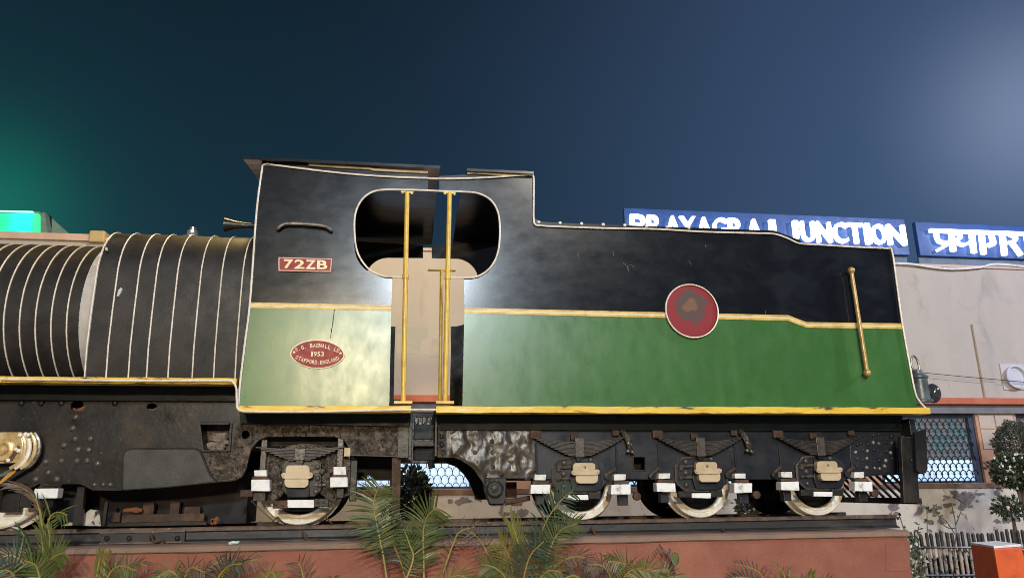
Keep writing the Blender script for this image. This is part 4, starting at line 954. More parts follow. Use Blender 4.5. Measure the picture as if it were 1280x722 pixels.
# lower wall as piers round the windows
W0 = [-4.5, -1.0, 2.5, 6.0, 9.5, 12.75, 16.3]; WW = 2.3; wz0, wz1 = 1.63, 3.03
MB().box(-20, 26, YB, YB + 0.35, 0, wz0).build('lower_wall', WALLLOW, sb)
MB().box(-20, 26, YB - 0.035, YB + 0.01, wz0 - 0.10, wz0 - 0.005).build('sill_band', mat('brown_sill', (0.16, 0.09, 0.06), (0.24, 0.14, 0.09), ns=4, rough=0.8), sb)
edges = [-20.0]
for x_ in W0: edges += [x_, x_ + WW]
edges.append(26.0)
for i in range(0, len(edges), 2): MB().box(edges[i], edges[i + 1], YB, YB + 0.35, wz0, wz1).build('pier', PILAS, sb)
# tiles on the pier at the right
xp = W0[4] + WW
for i, (a, b) in enumerate(((0.07, 0.42), (0.45, 0.86))):
    for z0_, z1_ in ((2.72, 3.02), (2.30, 2.70)): MB().box(xp + a, min(xp + b, W0[5] - 0.03), YB - 0.02, YB + 0.01, z0_, z1_).build('tile', TILE, sb, bevel=0.004)
for i, x_ in enumerate(W0):
    wn_ = thing_part('window', sb, (x_ + WW / 2, YB, wz0))
    fw_ = 0.07; q = MB(); y0_, y1_ = YB + 0.06, YB + 0.12
    q.box(x_ + 0.002, x_ + fw_ * 1.4, y0_, y1_, wz0, wz1); q.box(x_ + WW - fw_ * 1.8, x_ + WW - 0.002, y0_, y1_, wz0, wz1)
    q.box(x_ + fw_ * 1.4, x_ + WW - fw_ * 1.8, y0_, y1_, wz1 - fw_, wz1 - 0.002); q.box(x_ + fw_ * 1.4, x_ + WW - fw_ * 1.8, y0_, y1_, wz0 + 0.002, wz0 + 0.04)
    q.build('window_frame', WFRAME, wn_)
    zs_ = [wz0 + 0.04, wz0 + 0.47, wz0 + 0.92, wz1 - fw_]
    for a in range(3):
        MB().box(x_ + 0.1, x_ + WW - 0.13, YB + 0.14, YB + 0.16, zs_[a] + 0.006, zs_[a + 1] - 0.006).build('pane', PANELIT if a == 0 else PANEDIM, wn_)
    gr_ = 0.0065 if i == 1 else 0.0125
    g_ = MB(); p_ = 0.138; rh = 0.142; nx_ = int(WW / p_); nr = int((wz1 - wz0) / rh)
    for r_ in range(nr):
        zb2 = wz0 + 0.03 + r_ * rh; ox = (r_ % 2) * p_ / 2
        for c_ in range(nx_):
            xa = x_ + 0.06 + ox + c_ * p_
            if xa + p_ > x_ + WW - 0.05: continue
            g_.tube([(xa + p_ / 2 - p_ / 2 * math.cos(math.pi * t_ / 4), YB + 0.045, zb2 + 0.085 * math.sin(math.pi * t_ / 4)) for t_ in range(5)], gr_, 4, cap=False)
            g_.tube([(xa + p_ / 2, YB + 0.045, zb2 + 0.085), (xa + p_ / 2, YB + 0.045, zb2 + rh)], gr_, 4, cap=False)
            g_.ball((xa, YB + 0.045, zb2 + 0.004), gr_ * 2.1, 6)
    tag(g_.build('grille', GRILLE, wn_), kind='stuff')
# thin grey patches and peeled areas on the wall
PATCH = mat('grey_wall_patch', (0.40, 0.38, 0.32), (0.46, 0.41, 0.33), ns=3, rough=0.85)
PEEL = mat('peeled_dark_plaster', (0.15, 0.13, 0.125), (0.26, 0.22, 0.20), ns=7, lo=0.4, hi=0.65, rough=0.9, bump=0.6, bs=30)
def blot(px, amp, n=4):
    out = []
    for (a, b), (c_, d) in zip(px, px[1:] + px[:1]):
        for i in range(n):
            t_ = i / n; out.append((a + (c_ - a) * t_ + ru(-amp, amp), b + (d - b) * t_ + ru(-amp, amp)))
    return out
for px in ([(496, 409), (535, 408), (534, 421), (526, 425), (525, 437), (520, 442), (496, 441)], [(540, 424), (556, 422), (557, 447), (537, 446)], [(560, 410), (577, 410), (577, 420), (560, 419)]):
    MB().plate(blot(px, 0.3, 2), YB - 0.004, 0.01).build('grey_patch', PATCH, sb)
for cx_, cy_, sx_, sy_, n_ in ((1204, 624, 17, 10, 34), (1118, 630, 9, 9, 14), (572, 626, 12, 2.5, 9), (645, 641, 15, 3.5, 10), (1262, 650, 18, 3, 12), (1168, 640, 14, 8, 10)):
    for i in range(n_):
        x_, y_ = random.gauss(cx_, sx_ * .6), random.gauss(cy_, sy_ * .6); k_ = ru(1.0, 5.0)
        if y_ < 609: continue
        MB().plate([(x_ + k_ * ru(.6, 1.3) * math.cos(t_ * .785) * 1.2, y_ + k_ * ru(.5, 1.2) * math.sin(t_ * .785) * .9) for t_ in range(8)], YB - 0.003 - 0.0006 * i, 0.02).build('peeled_patch', PEEL, sb)
# downpipe, vent, cable
q = MB().box(X(1221, 450, YB), X(1236, 450, YB), YB - 0.06, YB + 0.01, 3.34, Z(1225, 405, YB)).build('boxed_pipe', WALL, sb, bevel=0.03)
vx, vz = P(1268, 471, YB - 0.05).x, P(1268, 471, YB - 0.05).z
q = MB().box(vx - 0.27, vx + 0.3, YB - 0.03, YB + 0.01, vz - 0.27, vz + 0.29).build('vent_plate', mat('pale_vent', (0.52, 0.48, 0.48), rough=0.6), sb, bevel=0.006)
MB().lathe((vx, YB - 0.03, vz), [(0.235, 0.0), (0.25, -0.10), (0.215, -0.10), (0.20, -0.04), (0.0001, -0.035)], 28).build('vent_cowl', mat('white_cowl', (0.56, 0.56, 0.60), (0.44, 0.44, 0.48), ns=4, rough=0.4), sb, smooth=True)
MB().tube(bez([P(1118, 329, YB - 0.08), P(1140, 330, YB - 0.08), P(1160, 333, YB - 0.08), P(1190, 336, YB - 0.08), P(1225, 334, YB - 0.08), P(1245, 330, YB - 0.08), P(1290, 334, YB - 0.08)], 5), 0.025, 6).build('white_cable', WHITE, sb, smooth=True)
MB().tube([P(1138, 464, YB - 0.15), P(1200, 470, YB - 0.15), P(1290, 478, YB - 0.15)], 0.007, 4).build('thin_wire', FRAME, sb)

# illuminated signs on the roof edge
YS = YB + 0.25
s1 = thing('station_sign', (P(950, 290, YS).x, YS, 6.4), 'long blue roof board with glowing white letters PRAYAGRAJ JUNCTION', 'sign')
xa, xb_ = X(780, 262, YS), X(1133, 290, YS); zt1 = Z(950, 266.5, YS)
MB().box(xa, xb_, YS, YS + 0.12, 6.58, zt1).build('sign_board', BLUEBD, s1, bevel=0.01)
for x_ in (xa + 0.4, (xa + xb_) / 2, xb_ - 0.4): MB().box(x_ - 0.03, x_ + 0.03, YS + 0.122, YS + 0.18, 6.242, zt1 - 0.1).build('sign_leg', FRAME, s1)
YL = YS - 0.05
zlt, zlb = Z(1060, 279.8, YL), Z(1060, 305, YL)
CH = [('P', 787.7, 806.5), ('R', 809, 827.5), ('A', 831, 850), ('Y', 849.5, 869), ('A', 870, 889), ('G', 890.5, 908), ('R', 910, 929), ('A', 932.5, 951), ('J', 953, 968.5),
      ('J', 984, 996.5), ('U', 1000.5, 1016.5), ('N', 1019.5, 1037), ('C', 1040, 1057), ('T', 1058, 1077), ('I', 1079.5, 1085.5), ('O', 1088, 1105), ('N', 1107.5, 1129)]
for ch, a, b in CH:
    v, f = text(ch, 0.02, 0.012)
    MB().add(fit(v, X(a, 292, YL), X(b, 292, YL), zlb, zlt, YL, 0.10), f).build('letter', LIT, s1)
for xa_, xb2 in ((xa + 0.02, xb_ - 0.02), ):
    MB().box(xa_, xb2, YS + 0.10, YS + 0.16, 6.30, 6.578).build('sign_base', mat('grey_blue_sheet', (0.13, 0.17, 0.23), (0.10, 0.13, 0.18), ns=3, rough=0.6), s1)
s2 = thing('station_sign', (P(1220, 300, YS).x, YS, 6.4), 'blue roof board with glowing white Hindi letters at the right', 'sign')
xa2 = X(1147, 297, YS)
MB().box(xa2, 26, YS, YS + 0.12, 6.58, Z(1220, 280, YS)).build('sign_board', BLUEBD, s2, bevel=0.01)
MB().box(xa2 + 0.02, 26, YS + 0.10, YS + 0.16, 6.30, 6.578).build('sign_base', bpy.data.materials['grey_blue_sheet'], s2)
MB().box(xa2 + 0.4, xa2 + 0.5, YS + 0.165, YS + 0.22, 6.292, 7.2).build('sign_leg', FRAME, s2)
def stroke(q, pts, wpx, k):
    """thick brush stroke in the plane of the letters"""
    Yk = YL - 0.09 - 0.003 * k; pts = [Vector((P(a, b, YL).x, P(a, b, YL).z)) for a, b in pts]
    hw = wpx / 63.0 * 0.5; Lf, Rt = [], []
    for i, p in enumerate(pts):
        d = (pts[min(i + 1, len(pts) - 1)] - pts[max(i - 1, 0)]).normalized(); nn = Vector((-d.y, d.x))
        Lf.append(p + nn * hw); Rt.append(p - nn * hw)
    q.xz([tuple(p) for p in Lf + Rt[::-1]], Yk, 0.09)
def px_curve(pts, n=4): return [(v.x, v.y) for v in bez([Vector((a, b, 0)) for a, b in pts], n)]
GL = [
  [([(1160.5, 289), (1191.8, 290.2)], 5.0), (px_curve([(1168.5, 290), (1169, 297), (1172, 302.5), (1177.5, 304), (1185, 303.5)]), 4.6), ([(1187, 290), (1189.6, 315)], 6.2), ([(1187, 305), (1178, 309), (1169.5, 314)], 3.8)],
  [([(1191.4, 290.2), (1219.5, 291.1)], 5.0), (px_curve([(1193.5, 292), (1198, 295), (1197.5, 299), (1193.5, 300.5), (1197, 305.5), (1203, 307), (1211, 303)]), 4.0), ([(1212.4, 291), (1215.3, 317)], 6.2)],
  [([(1219.2, 291.1), (1231, 291.5)], 5.0), ([(1224.6, 291), (1227.6, 318.5)], 6.2)],
  [([(1230.6, 291.5), (1257, 292.4)], 5.0), (px_curve([(1236.5, 293), (1238.6, 300), (1240.3, 306.5)]), 5.6), (px_curve([(1239.5, 306.5), (1235.5, 308.3), (1232.8, 304.5)]), 3.6), ([(1250.2, 292), (1253.4, 320)], 6.2)],
  [([(1256.6, 292.4), (1274.5, 293)], 5.0), (px_curve([(1260, 294), (1267, 297.5), (1265, 302.5), (1258.5, 304)]), 4.4), ([(1261.5, 303.5), (1267.5, 311), (1274, 320)], 5.4)],
  [([(1274.2, 293), (1330, 294.8)], 5.0), ([(1281, 292), (1284.4, 321.5)], 6.2)],
  [(px_curve([(1290, 306), (1297, 309), (1304, 304)]), 4.4), ([(1306, 294), (1309, 322)], 6.2)],
]
for gl in GL:
    q = MB()
    for k_, (pts, wd) in enumerate(gl): stroke(q, pts, wd, k_)
    q.build('letter', LIT, s2)

# green lit board above the parapet on the left
YG = 11.0
gb = thing('lit_board', (P(20, 280, YG).x, YG, 6.2), 'green glowing panel board with sloping grey end above the parapet', 'sign')
q = MB().plate(rrect(-60, 264.5, 52, 300, 4), YG, 0.3).build('board_case', GREYSH, gb)
def green_panel():
    M = bpy.data.materials.new('lit_green_cyan_panel'); M.use_nodes = True
    n = M.node_tree.nodes; l = M.node_tree.links; b = n['Principled BSDF']; b.inputs['Base Color'].default_value = (0.05, 0.4, 0.25, 1)
    t = n.new('ShaderNodeTexCoord'); s_ = n.new('ShaderNodeSeparateXYZ'); l.new(t.outputs['Generated'], s_.inputs[0])
    r = n.new('ShaderNodeValToRGB'); l.new(s_.outputs['X'], r.inputs[0]); e = r.color_ramp.elements
    e[0].position = 0.0; e[0].color = (0, 0.9, 0.30, 1); e[1].position = 1.0; e[1].color = (0.0, 0.75, 0.30, 1)
    for p_, c_ in ((0.55, (0.0, 1.0, 0.28, 1)), (0.68, (0.0, 0.95, 0.80, 1)), (0.86, (0.0, 0.95, 0.80, 1)), (0.93, (0.03, 1.0, 0.25, 1))):
        k = e.new(p_); k.color = c_
    l.new(r.outputs[0], b.inputs['Emission Color']); b.inputs['Emission Strength'].default_value = 1.0
    return M
MB().plate(rrect(-56, 266.5, 50, 299, 4), YG - 0.03, 0.028).build('lit_panel', green_panel(), gb)
MB().plate([(-56, 261.5), (41, 263.8), (41, 265.2), (-56, 263.2)], YG - 0.10, 0.05).build('lit_tube', TUBELIT, gb)
q = MB().plate([(52.5, 265), (56, 266), (61, 300), (50, 300)], YG + 0.02, 0.25).build('side_panel', GREYSH, gb)
q = MB().plate([(56, 265.5), (64, 272), (92, 297), (92, 302), (57, 302)], YG + 0.30, 0.25).build('sloping_end', GREYSH, gb)
MB().plate([(61, 268), (63.5, 270), (63.5, 298), (61, 298)], YG + 0.24, 0.05).build('end_post', FRAME, gb)

# ================================================================== fence and orange block, right
YP = 3.0
fe = thing('picket_fence', (P(1200, 700, YP).x, YP, 0), 'low fence of stained pale pickets with black tops beside the orange block', 'fence')
zft = Z(1200, 666, YP)
x_ = X(1141, 690, YP); i = 0
while x_ < X(1340, 690, YP):
    h_ = zft + ru(-0.02, 0.03); r_ = ru(0.018, 0.022); lean = ru(-0.01, 0.012)
    pk = MB().tube([(x_, YP, 0), (x_ + lean * .5, YP, 0.5), (x_ + lean, YP, h_ - 0.17)], r_, 8).build('picket', PICKET, fe, smooth=True)
    MB().tube([(x_ + lean, YP, h_ - 0.169), (x_ + lean, YP, h_ - 0.02), (x_ + lean, YP, h_ + 0.012)], [r_ * 1.08, r_ * 1.15, r_ * 0.8], 8).build('picket_cap', PCAP, pk, smooth=True)
    x_ += ru(0.066, 0.078)
for zr_ in (zft - 0.155, 0.50):
    MB().tube([(X(1141, 690, YP) - 0.05, YP - 0.045, zr_), (X(1340, 690, YP), YP - 0.045, zr_ - 0.05)], 0.013, 6).build('fence_wire', FRAME, fe)
ob = thing('orange_block', (P(1245, 700, 0.9).x, 0.9, 0), 'bright orange painted masonry block with worn white top at the right edge', 'block')
ca, cb, cc = P(1213, 680, 1.15), P(1242, 682, 0.66), P(1277, 681.5, 0.80)
cdx = ca + cc - cb
ztop = (ca.z + cb.z + cc.z) / 3
q = MB(); base = [(ca.x, ca.y), (cb.x, cb.y), (cc.x, cc.y), (cdx.x, cdx.y)]
bx = sum(a for a, b in base) / 4; by = sum(b for a, b in base) / 4
vs = [(bx + (a - bx) * 1.10, by + (b - by) * 1.10, 0) for a, b in base] + [(a, b, ztop - 0.012) for a, b in base]
q.add(vs, [(0, 1, 5, 4), (1, 2, 6, 5), (2, 3, 7, 6), (3, 0, 4, 7), (4, 5, 6, 7), (3, 2, 1, 0)]).build('block_body', ORANGE, ob, bevel=0.012)
q = MB(); vs = [(bx + (a - bx) * s_, by + (b - by) * s_, z_) for z_, s_ in ((ztop - 0.011, 1.0), (ztop + 0.012, 0.985)) for a, b in base]
q.add(vs, [(0, 1, 5, 4), (1, 2, 6, 5), (2, 3, 7, 6), (3, 0, 4, 7), (4, 5, 6, 7), (3, 2, 1, 0)]).build('block_cap', CAPW, ob, bevel=0.004)

# ================================================================== plants
def frond(parent, pts, matl, n=26, ll=0.20, lw=0.010, lean=0.55, spread=1.0, droop=0.35, start=0.25, one=None, dens=None):
    """pts: curve of the stalk in world space; leaflets stand off it on both sides"""
    c_ = bez(pts, 8); m_ = MB(); k = len(c_)
    m_.tube(c_, [0.009 * (1 - 0.8 * i / (k - 1)) + 0.0015 for i in range(k)], 5, mi=1)
    tot = [0.0]
    for i in range(1, k): tot.append(tot[-1] + (c_[i] - c_[i - 1]).length)
    Lh = tot[-1]
    def at(u):
        s_ = u * Lh
        for i in range(1, k):
            if tot[i] >= s_:
                f_ = (s_ - tot[i - 1]) / max(tot[i] - tot[i - 1], 1e-6); return c_[i - 1].lerp(c_[i], f_), (c_[i] - c_[i - 1]).normalized()
        return c_[-1], (c_[-1] - c_[-2]).normalized()
    for j in range(n):
        u = start + (1 - start) * (j + 0.5) / n
        p, d = at(min(0.995, u))
        sd = d.cross(Vector((0, -1, 0.25))).normalized()
        for sg in (-1, 1):
            if one and sg != one and rnd() < 0.7: continue
            if rnd() < 0.06: continue
            L_ = ll * (0.55 + 0.65 * math.sin(math.pi * (0.12 + 0.80 * (u - start) / (1 - start)))) * ru(0.85, 1.15)
            dirn = (sd * sg * spread + d * (lean + 0.5 * (u - start)) + Vector((0, ru(-.35, .10), ru(-.12, .12)))).normalized()
            wdir = dirn.cross(Vector((ru(-.3, .3), -1, ru(-.3, .3)))).normalized(); vs = []; seg = 4; q = Vector(p); dd = dirn.copy()
            for s_ in range(seg + 1):
                t_ = s_ / seg; hw = lw * 0.52 * math.sin(math.pi * (0.12 + 0.86 * t_)) + 0.0006
                vs += [q + wdir * hw, q - wdir * hw]
                dd = (dd + Vector((0, -0.04, -droop * 0.30 * ru(0.6, 1.4)))).normalized(); q = q + dd * (L_ / seg)
            m_.add(vs, [(2 * s_, 2 * s_ + 1, 2 * s_ + 3, 2 * s_ + 2) for s_ in range(seg)], 0)
    return m_.build('frond', [matl, RACH], parent)
def F_(Y, *pts): return [P(a, b, Y + dy) for a, b, dy in pts]
PG = 'young palms growing along the plinth'
def palm(px, label, Y=-0.02, name='palm_plant'): 
    p = P(px, 720, Y); return thing(name, (p.x, Y, 0), label, 'palm', PG)
def base(px, Y=0.0):
    p = P(px, 740, Y); return Vector((p.x, Y, 0.05))
# left clump
t = palm(50, 'tall tangled palm clump in front of the driving wheel at the left end')
for (pts, mt, kw) in (
    ([(52, 735, 0), (54, 690, 0), (51, 645, -.03), (43, 621, -.06), (24, 607, -.1), (10, 606, -.12)], LEAFB, dict(n=12, ll=.10, lean=1.2, spread=.4, start=.62)),
    ([(55, 735, 0), (57, 690, 0), (60, 652, 0), (70, 640, -.02), (84, 643, -.04)], LEAF, dict(n=11, ll=.14, lean=.9, start=.55, one=1)),
    ([(45, 735, 0), (32, 708, -.04), (16, 694, -.06), (2, 696, -.08)], LEAFD, dict(n=22, ll=.14)),
    ([(52, 740, -.05), (56, 715, -.06), (64, 698, -.08), (80, 690, -.1)], LEAF, dict(n=22, ll=.14)),
    ([(53, 740, 0), (55, 700, 0), (52, 664, 0), (54, 645, 0)], LEAF, dict(n=18, ll=.11, lean=1.6, spread=.30)),
    ([(58, 740, .02), (60, 700, .02), (62, 676, 0), (60, 660, 0)], LEAF, dict(n=14, ll=.12, lean=1.6, spread=.35)),
    ([(47, 740, .02), (44, 706, .02), (34, 676, 0), (24, 660, 0)], LEAFD, dict(n=14, ll=.10, lean=1.5, spread=.4)),
    ([(56, 745, -.06), (50, 722, -.08), (44, 706, -.1), (30, 700, -.13)], LEAF, dict(n=18, ll=.13)),
    ([(30, 745, -.1), (20, 722, -.1), (8, 712, -.12), (-8, 716, -.14)], LEAFD, dict(n=18, ll=.14))):
    frond(t, F_(-0.02, *pts), mt, **kw)
# low plants along the wall
def clump(px, label, specs, Y=0.0):
    t_ = palm(px, label, Y)
    for pts, mt, kw in specs:
        if max(q[1] for q in pts) > 0 and min(q[1] for q in pts) > 683:
            pts = [(a_, b_ + 7, c_) for a_, b_, c_ in pts]; kw = dict(kw, ll=kw['ll'] * 0.78, n=int(kw['n'] * 0.85))
        frond(t_, F_(Y, *pts), mt, **kw)
    return t_
clump(150, 'small upright yellowish palm tuft below the joint in the rail', [
    ([(120, 735, 0), (122, 708, 0), (126, 685, 0)], LEAFY, dict(n=14, ll=.13, lean=1.6, spread=.35, droop=.1)),
    ([(128, 735, 0), (131, 700, 0), (134, 690, 0)], LEAFY, dict(n=14, ll=.13, lean=1.6, spread=.35, droop=.1)),
    ([(122, 740, 0), (138, 708, -.03), (152, 700, -.05), (170, 706, -.08)], LEAF, dict(n=18, ll=.13)),
    ([(140, 738, 0), (156, 704, -.03), (172, 697, -.05), (184, 700, -.08)], LEAFB, dict(n=16, ll=.10))])
clump(230, 'low palm with pinkish dry leaflets between the tuft and the bronze fronds', [
    ([(224, 745, 0), (222, 716, -.03), (212, 706, -.05), (196, 714, -.08)], LEAF, dict(n=20, ll=.13)),
    ([(228, 745, 0), (232, 712, -.03), (240, 702, -.05), (256, 708, -.09)], LEAFB, dict(n=20, ll=.13)),
    ([(230, 745, 0), (246, 716, 0), (262, 702, 0), (280, 690, 0)], LEAFB, dict(n=14, ll=.10, spread=.6))])
clump(290, 'small palm with dark glossy and bronze arching fronds below the trailing wheel', [
    ([(268, 745, 0), (278, 712, -.03), (296, 696, -.05), (322, 692, -.06)], LEAFB, dict(n=18, ll=.14, droop=.7)),
    ([(264, 745, 0), (272, 716, -.04), (286, 700, -.07), (302, 697, -.1)], LEAFD, dict(n=18, ll=.15, droop=.7)),
    ([(320, 745, 0), (330, 720, -.03), (338, 708, -.05), (346, 716, -.09)], LEAFY, dict(n=16, ll=.12))])
clump(382, 'single neat feather shaped bronze frond standing before the plinth', [
    ([(378, 740, 0.05), (379, 718, 0.05), (377, 704, 0.04), (372, 694, 0.02)], LEAFB, dict(n=8, ll=.16, lean=1.0, droop=.35)),
    ([(420, 742, 0.05), (416, 726, 0.05), (416, 715, 0.04)], LEAFB, dict(n=6, ll=.09, lean=1.0))])
clump(500, 'tall palm with three long yellow stalked fronds in front of the cab doorway', [
    ([(486, 745, 0), (480, 700, 0), (471, 655, -.02), (467, 628, -.04), (474, 606, -.06)], LEAF, dict(n=34, ll=.19, lw=.012, lean=.35, start=.40, droop=.35)),
    ([(512, 745, .04), (503, 708, .04), (494, 685, .03), (482, 662, 0), (474, 650, -.02)], LEAFD, dict(n=20, ll=.17, start=.35)),
    ([(530, 745, 0), (529.5, 700, 0), (529, 665, -.02), (534, 645, -.05), (546, 634, -.10)], LEAF, dict(n=36, ll=.20, lw=.012, lean=.55, start=.30)),
    ([(500, 740, -.05), (516, 700, -.04), (512, 680, -.05), (504, 660, -.07)], LEAF, dict(n=18, ll=.12)),
    ([(540, 748, -.04), (556, 722, -.06), (572, 712, -.08), (590, 718, -.12)], LEAFY, dict(n=24, ll=.14, lean=.8)),
    ([(552, 720, .08), (566, 680, .06), (575, 664, .03), (594, 658, 0)], LEAFB, dict(n=8, ll=.10))])
clump(660, 'full palm with dark and yellow green fronds in front of the leading tender wheel', [
    ([(668, 745, 0), (672, 700, 0), (676, 668, -.02), (688, 642, -.05), (706, 620, -.08), (716, 614, -.1)], LEAFD, dict(n=24, ll=.15, lw=.015, lean=.55, start=.30)),
    ([(674, 745, -.03), (682, 705, -.04), (692, 675, -.06), (704, 660, -.08), (722, 654, -.12)], LEAF, dict(n=24, ll=.16, lean=.8, start=.3)),
    ([(648, 745, 0), (650, 700, 0), (646, 672, 0), (640, 655, 0)], LEAFY, dict(n=12, ll=.22, lean=1.5, spread=.5, droop=.1, start=.35)),
    ([(640, 748, -.05), (632, 716, -.07), (618, 702, -.10), (602, 698, -.13)], LEAF, dict(n=22, ll=.17, lean=.9)),
    ([(652, 748, -.08), (656, 715, -.10), (664, 692, -.13), (680, 676, -.17)], LEAFD, dict(n=24, ll=.16)),
    ([(644, 748, -.04), (640, 712, -.05), (634, 690, -.07), (624, 676, -.1)], LEAFY, dict(n=18, ll=.16, lean=1.1)),
    ([(662, 748, -.10), (672, 720, -.12), (686, 706, -.15), (702, 708, -.19)], LEAF, dict(n=22, ll=.16)),
    ([(624, 745, .06), (612, 700, .05), (600, 675, .03), (588, 664, .0)], LEAFB, dict(n=12, ll=.12)),
    ([(690, 700, .12), (712, 690, .1), (730, 690, .06), (742, 705, .02)], LEAFB, dict(n=20, ll=.12, lean=.5))])
clump(780, 'bushy brownish palm low against the plinth between two tender wheels', [
    ([(770, 748, 0), (764, 716, 0), (752, 700, -.02), (734, 698, -.05)], LEAFB, dict(n=22, ll=.14)),
    ([(776, 748, 0), (784, 712, -.02), (782, 698, -.04), (760, 694, -.08)], LEAF, dict(n=24, ll=.15)),
    ([(784, 748, -.03), (798, 714, -.05), (812, 704, -.08), (830, 716, -.12)], LEAF, dict(n=24, ll=.15)),
    ([(772, 748, -.05), (776, 722, -.08), (788, 706, -.12), (806, 702, -.16)], LEAFY, dict(n=22, ll=.14)),
    ([(764, 748, .04), (756, 706, .04), (752, 690, .03), (754, 684, .02)], LEAFB, dict(n=8, ll=.07)),
    ([(740, 748, -.04), (730, 722, -.06), (718, 712, -.09), (704, 716, -.12)], LEAFD, dict(n=20, ll=.14)),
    ([(802, 748, .0), (818, 722, -.03), (836, 712, -.05), (852, 720, -.09)], LEAFY, dict(n=20, ll=.13))])
clump(960, 'thin drying palm sprig with purplish fronds low on the right half of the plinth', [
    ([(964, 748, 0), (954, 716, 0), (942, 704, -.02), (918, 697, -.05)], LEAFB, dict(n=14, ll=.09)),
    ([(962, 748, -.02), (946, 722, -.03), (930, 714, -.05), (910, 716, -.09)], LEAFD, dict(n=14, ll=.09)),
    ([(976, 748, 0), (980, 720, 0), (978, 708, 0), (964, 696, 0)], LEAF, dict(n=8, ll=.06)),
    ([(984, 748, 0), (986, 714, 0), (986, 702, 0)], LEAF, dict(n=8, ll=.06, lean=1.5))])
clump(1020, 'small yellow green palm tuft nearest the right end of the plinth', [
    ([(1014, 748, 0), (1012, 722, 0), (1014, 708, -.02)], LEAFY, dict(n=12, ll=.10, lean=1.4, spread=.5)),
    ([(1020, 748, 0), (1026, 726, -.02), (1036, 718, -.05), (1046, 722, -.08)], LEAF, dict(n=14, ll=.09)),
    ([(1010, 748, 0), (1004, 726, -.02), (996, 720, -.05), (988, 724, -.08)], LEAF, dict(n=14, ll=.09))])
# broad leaved weed
wd_ = thing('weed', (P(840, 720, 0.15).x, 0.15, 0), 'withered weed with one green leaf against the plinth beyond the bushy palm', 'weed')
MB().tube(bez(F_(0.17, (846, 745, 0), (842, 712, 0), (834, 694, 0), (824, 680, 0)), 5), [0.014] * 8 + [0.008] * 8, 6).build('stem', BARK, wd_, smooth=True)
q = MB(); c0 = P(844, 698, 0.12); vs = [c0 + Vector((0.035 * math.cos(t_) , -0.01 * math.sin(2 * t_), 0.055 * math.sin(t_))) for t_ in [i * math.pi / 6 for i in range(12)]]
q.add(vs, [tuple(range(12))]).build('leaf', LEAF, wd_)
q = MB()
for i in range(10):
    p = P(ru(816, 842), ru(680, 705), 0.14); q.add([p, p + Vector((ru(.02, .04), ru(-.02, 0), ru(-.04, .0))), p + Vector((ru(.01, .03), ru(-.02, 0), ru(-.08, -.03)))], [(0, 1, 2)])
q.build('dry_leaves', LEAFB, wd_)

def leafy(name, c, rad, n, ls, matl, label, cat, stem=None, petal=0, squash=(1, 1, 1), hollow=0.35, bark=True):
    t_ = thing(name, (c[0], c[1], 0), label, cat)
    m_ = MB()
    for i in range(n):
        while True:
            v = Vector((ru(-1, 1), ru(-1, 1), ru(-1, 1)))
            if hollow < v.length < 1: break
        lump = 0.82 + 0.25 * mathutils.noise.noise(v * 2.6 + Vector(c))
        p = Vector(c) + Vector((v.x * squash[0], v.y * squash[1], v.z * squash[2])) * rad * lump
        d = (v + Vector((ru(-.8, .8), ru(-.8, .8), ru(-.6, .8)))).normalized(); s_ = d.cross(Vector((ru(-1, 1), ru(-1, 1), ru(-1, 1)))).normalized() * ls * 0.28
        m_.add([p, p + d * ls * 0.5 + s_, p + d * ls, p + d * ls * 0.5 - s_], [(0, 1, 2, 3)])
    m_.build('crown', matl, t_)
    q = MB()
    for i in range(5):
        a = ru(0, 6.28); e_ = Vector(c) + Vector((math.cos(a) * squash[0], math.sin(a) * squash[1], ru(-.2, .7) * squash[2])) * rad * 0.8
        q.tube(bez([(c[0] + ru(-.03, .03), c[1], 0), (c[0] + ru(-.05, .05), c[1], max(0.1, c[2] - rad * squash[2])), e_], 4), [0.02] * 4 + [0.012] * 4 + [0.006], 5)
    q.build('trunk', BARK, t_)
    if petal:
        q = MB()
        for i in range(petal):
            while True:
                v = Vector((ru(-1, 1), ru(-1, 0.3), ru(-1, 1)))
                if 0.7 < v.length < 1: break
            p = Vector(c) + Vector((v.x * squash[0], v.y * squash[1], v.z * squash[2])) * rad * 0.95
            for k in range(4):
                d = Vector((math.cos(k * 1.57 + i), ru(-.3, .1), math.sin(k * 1.57 + i))) * ls * 0.26
                s_ = Vector((-d.z, 0, d.x)) * 0.4
                q.add([p, p + d * .6 + s_, p + d, p + d * .6 - s_], [(0, 1, 2, 3)])
        q.build('blossoms', PETAL, t_)
    return t_
c = P(1268, 554, 6.6); leafy('topiary_shrub', tuple(c), 0.42, 4600, 0.05, SHRUBG, 'round clipped grey green shrub before the station pier at right', 'shrub', squash=(1, 1, 1.15), hollow=0.6)
c = P(1270, 588, 5.4); leafy('flowering_bush', tuple(c), 0.44, 1200, 0.10, SHRUB, 'leafy bush with small white flowers below the clipped shrub', 'bush', petal=70, squash=(1.1, 1, 0.75))
c = P(1262, 634, 5.2); leafy('low_bush', tuple(c), 0.24, 260, 0.09, SHRUB, 'sparse low leafy plant beneath the white flowered bush', 'bush', squash=(1.2, 1, 0.8))
c = P(515, 625, 4.2); leafy('dark_bush', tuple(c), 0.42, 1500, 0.09, SHRUBD, 'dark bush seen under the engine before the lit window', 'bush', squash=(0.7, 1, 1.2))
c = P(960, 634, 4.2); leafy('low_shrub', tuple(c), 0.36, 700, 0.09, SHRUBG, 'dusty pale green shrub showing between the second and third tender wheels', 'shrub', squash=(1.6, 1, 0.6))
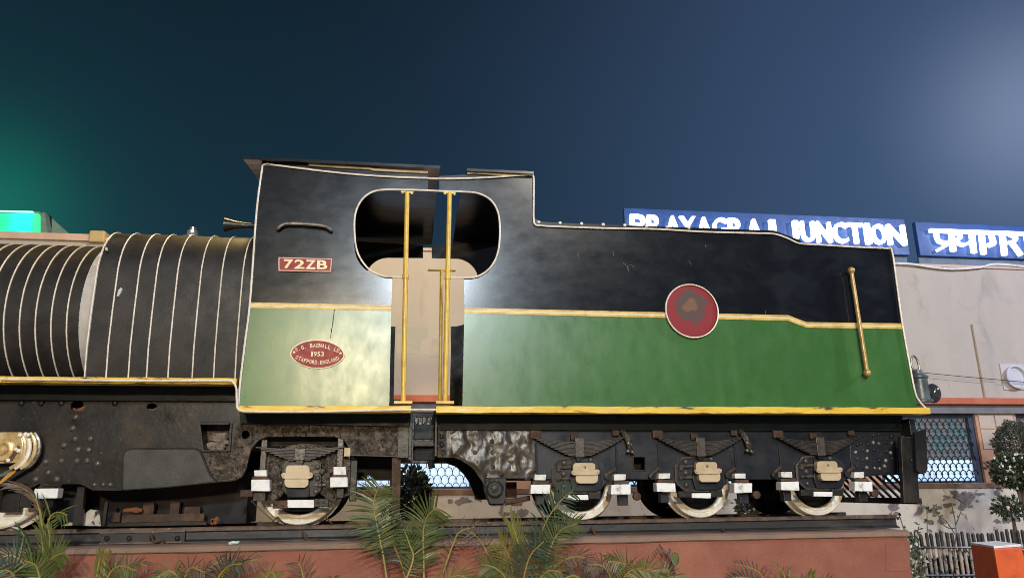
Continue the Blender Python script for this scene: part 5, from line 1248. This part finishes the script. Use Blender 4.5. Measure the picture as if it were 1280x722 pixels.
c = P(1215, 706, 3.45); leafy('undergrowth', (c.x + .3, c.y, 0.42), 1.0, 2600, 0.09, SHRUBD, 'dark leafy undergrowth close behind the pale picket fence', 'undergrowth', squash=(1.5, .22, .36), hollow=0.1)
# creeper at the end of the plinth
cv = thing('creeper', (P(1140, 700, 0.9).x, 0.9, 0), 'straggling creeper with small pale leaves climbing the right end of the plinth', 'creeper')
q = MB(); lf = MB()
for i in range(5):
    x0_, y0_ = ru(1138, 1156), ru(0.5, 1.6); pts = [(x0_ + ru(-3, 10), 760, 0), (x0_ + ru(-6, 10), 715, 0), (x0_ + ru(-10, 6), 685, 0), (x0_ + ru(-18, 8), ru(630, 670), 0)]
    cvp = bez([P(a, b, y0_) for a, b, _ in pts], 7); q.tube(cvp, 0.005, 4)
    for p in cvp[4:]:
        for k in range(3 if rnd() < .75 else 0):
            d = Vector((ru(-1, 1), ru(-1, .3), ru(-1, 1))).normalized(); s_ = d.cross(Vector((ru(-1, 1), 1, ru(-1, 1)))).normalized() * 0.016
            lf.add([p, p + d * 0.03 + s_, p + d * 0.06, p + d * 0.03 - s_], [(0, 1, 2, 3)], 1 if rnd() < .20 else 0)
tag(q.build('stems', BARK, cv), kind='stuff'); tag(lf.build('leaves', [SHRUB, mat('pale_creeper_leaf', (0.42, 0.44, 0.34), rough=0.5)], cv), kind='stuff')
tw = thing('bare_twig', (P(1182, 660, 2.2).x, 2.2, 0), 'bare twig with a few pale leaves rising behind the fence before the stained wall', 'twig')
q = MB(); lf = MB()
for pts in ([(1192, 720), (1193, 690), (1195, 660), (1190, 632)], [(1194, 668), (1184, 652), (1174, 645)], [(1195, 655), (1200, 642), (1204, 630)], [(1194, 660), (1180, 656), (1166, 630)]):
    cvp = bez([P(a, b, 2.2) for a, b in pts], 5); q.tube(cvp, 0.006, 4)
    for p in cvp[3:]:
        if rnd() < .5:
            d = Vector((ru(-1, 1), -.3, ru(-1, 1))).normalized(); s_ = Vector((-d.z, 0, d.x)) * 0.014; lf.add([p, p + d * .03 + s_, p + d * .06, p + d * .03 - s_], [(0, 1, 2, 3)])
tag(q.build('stems', BARK, tw), kind='stuff'); tag(lf.build('leaves', SHRUBG, tw), kind='stuff')
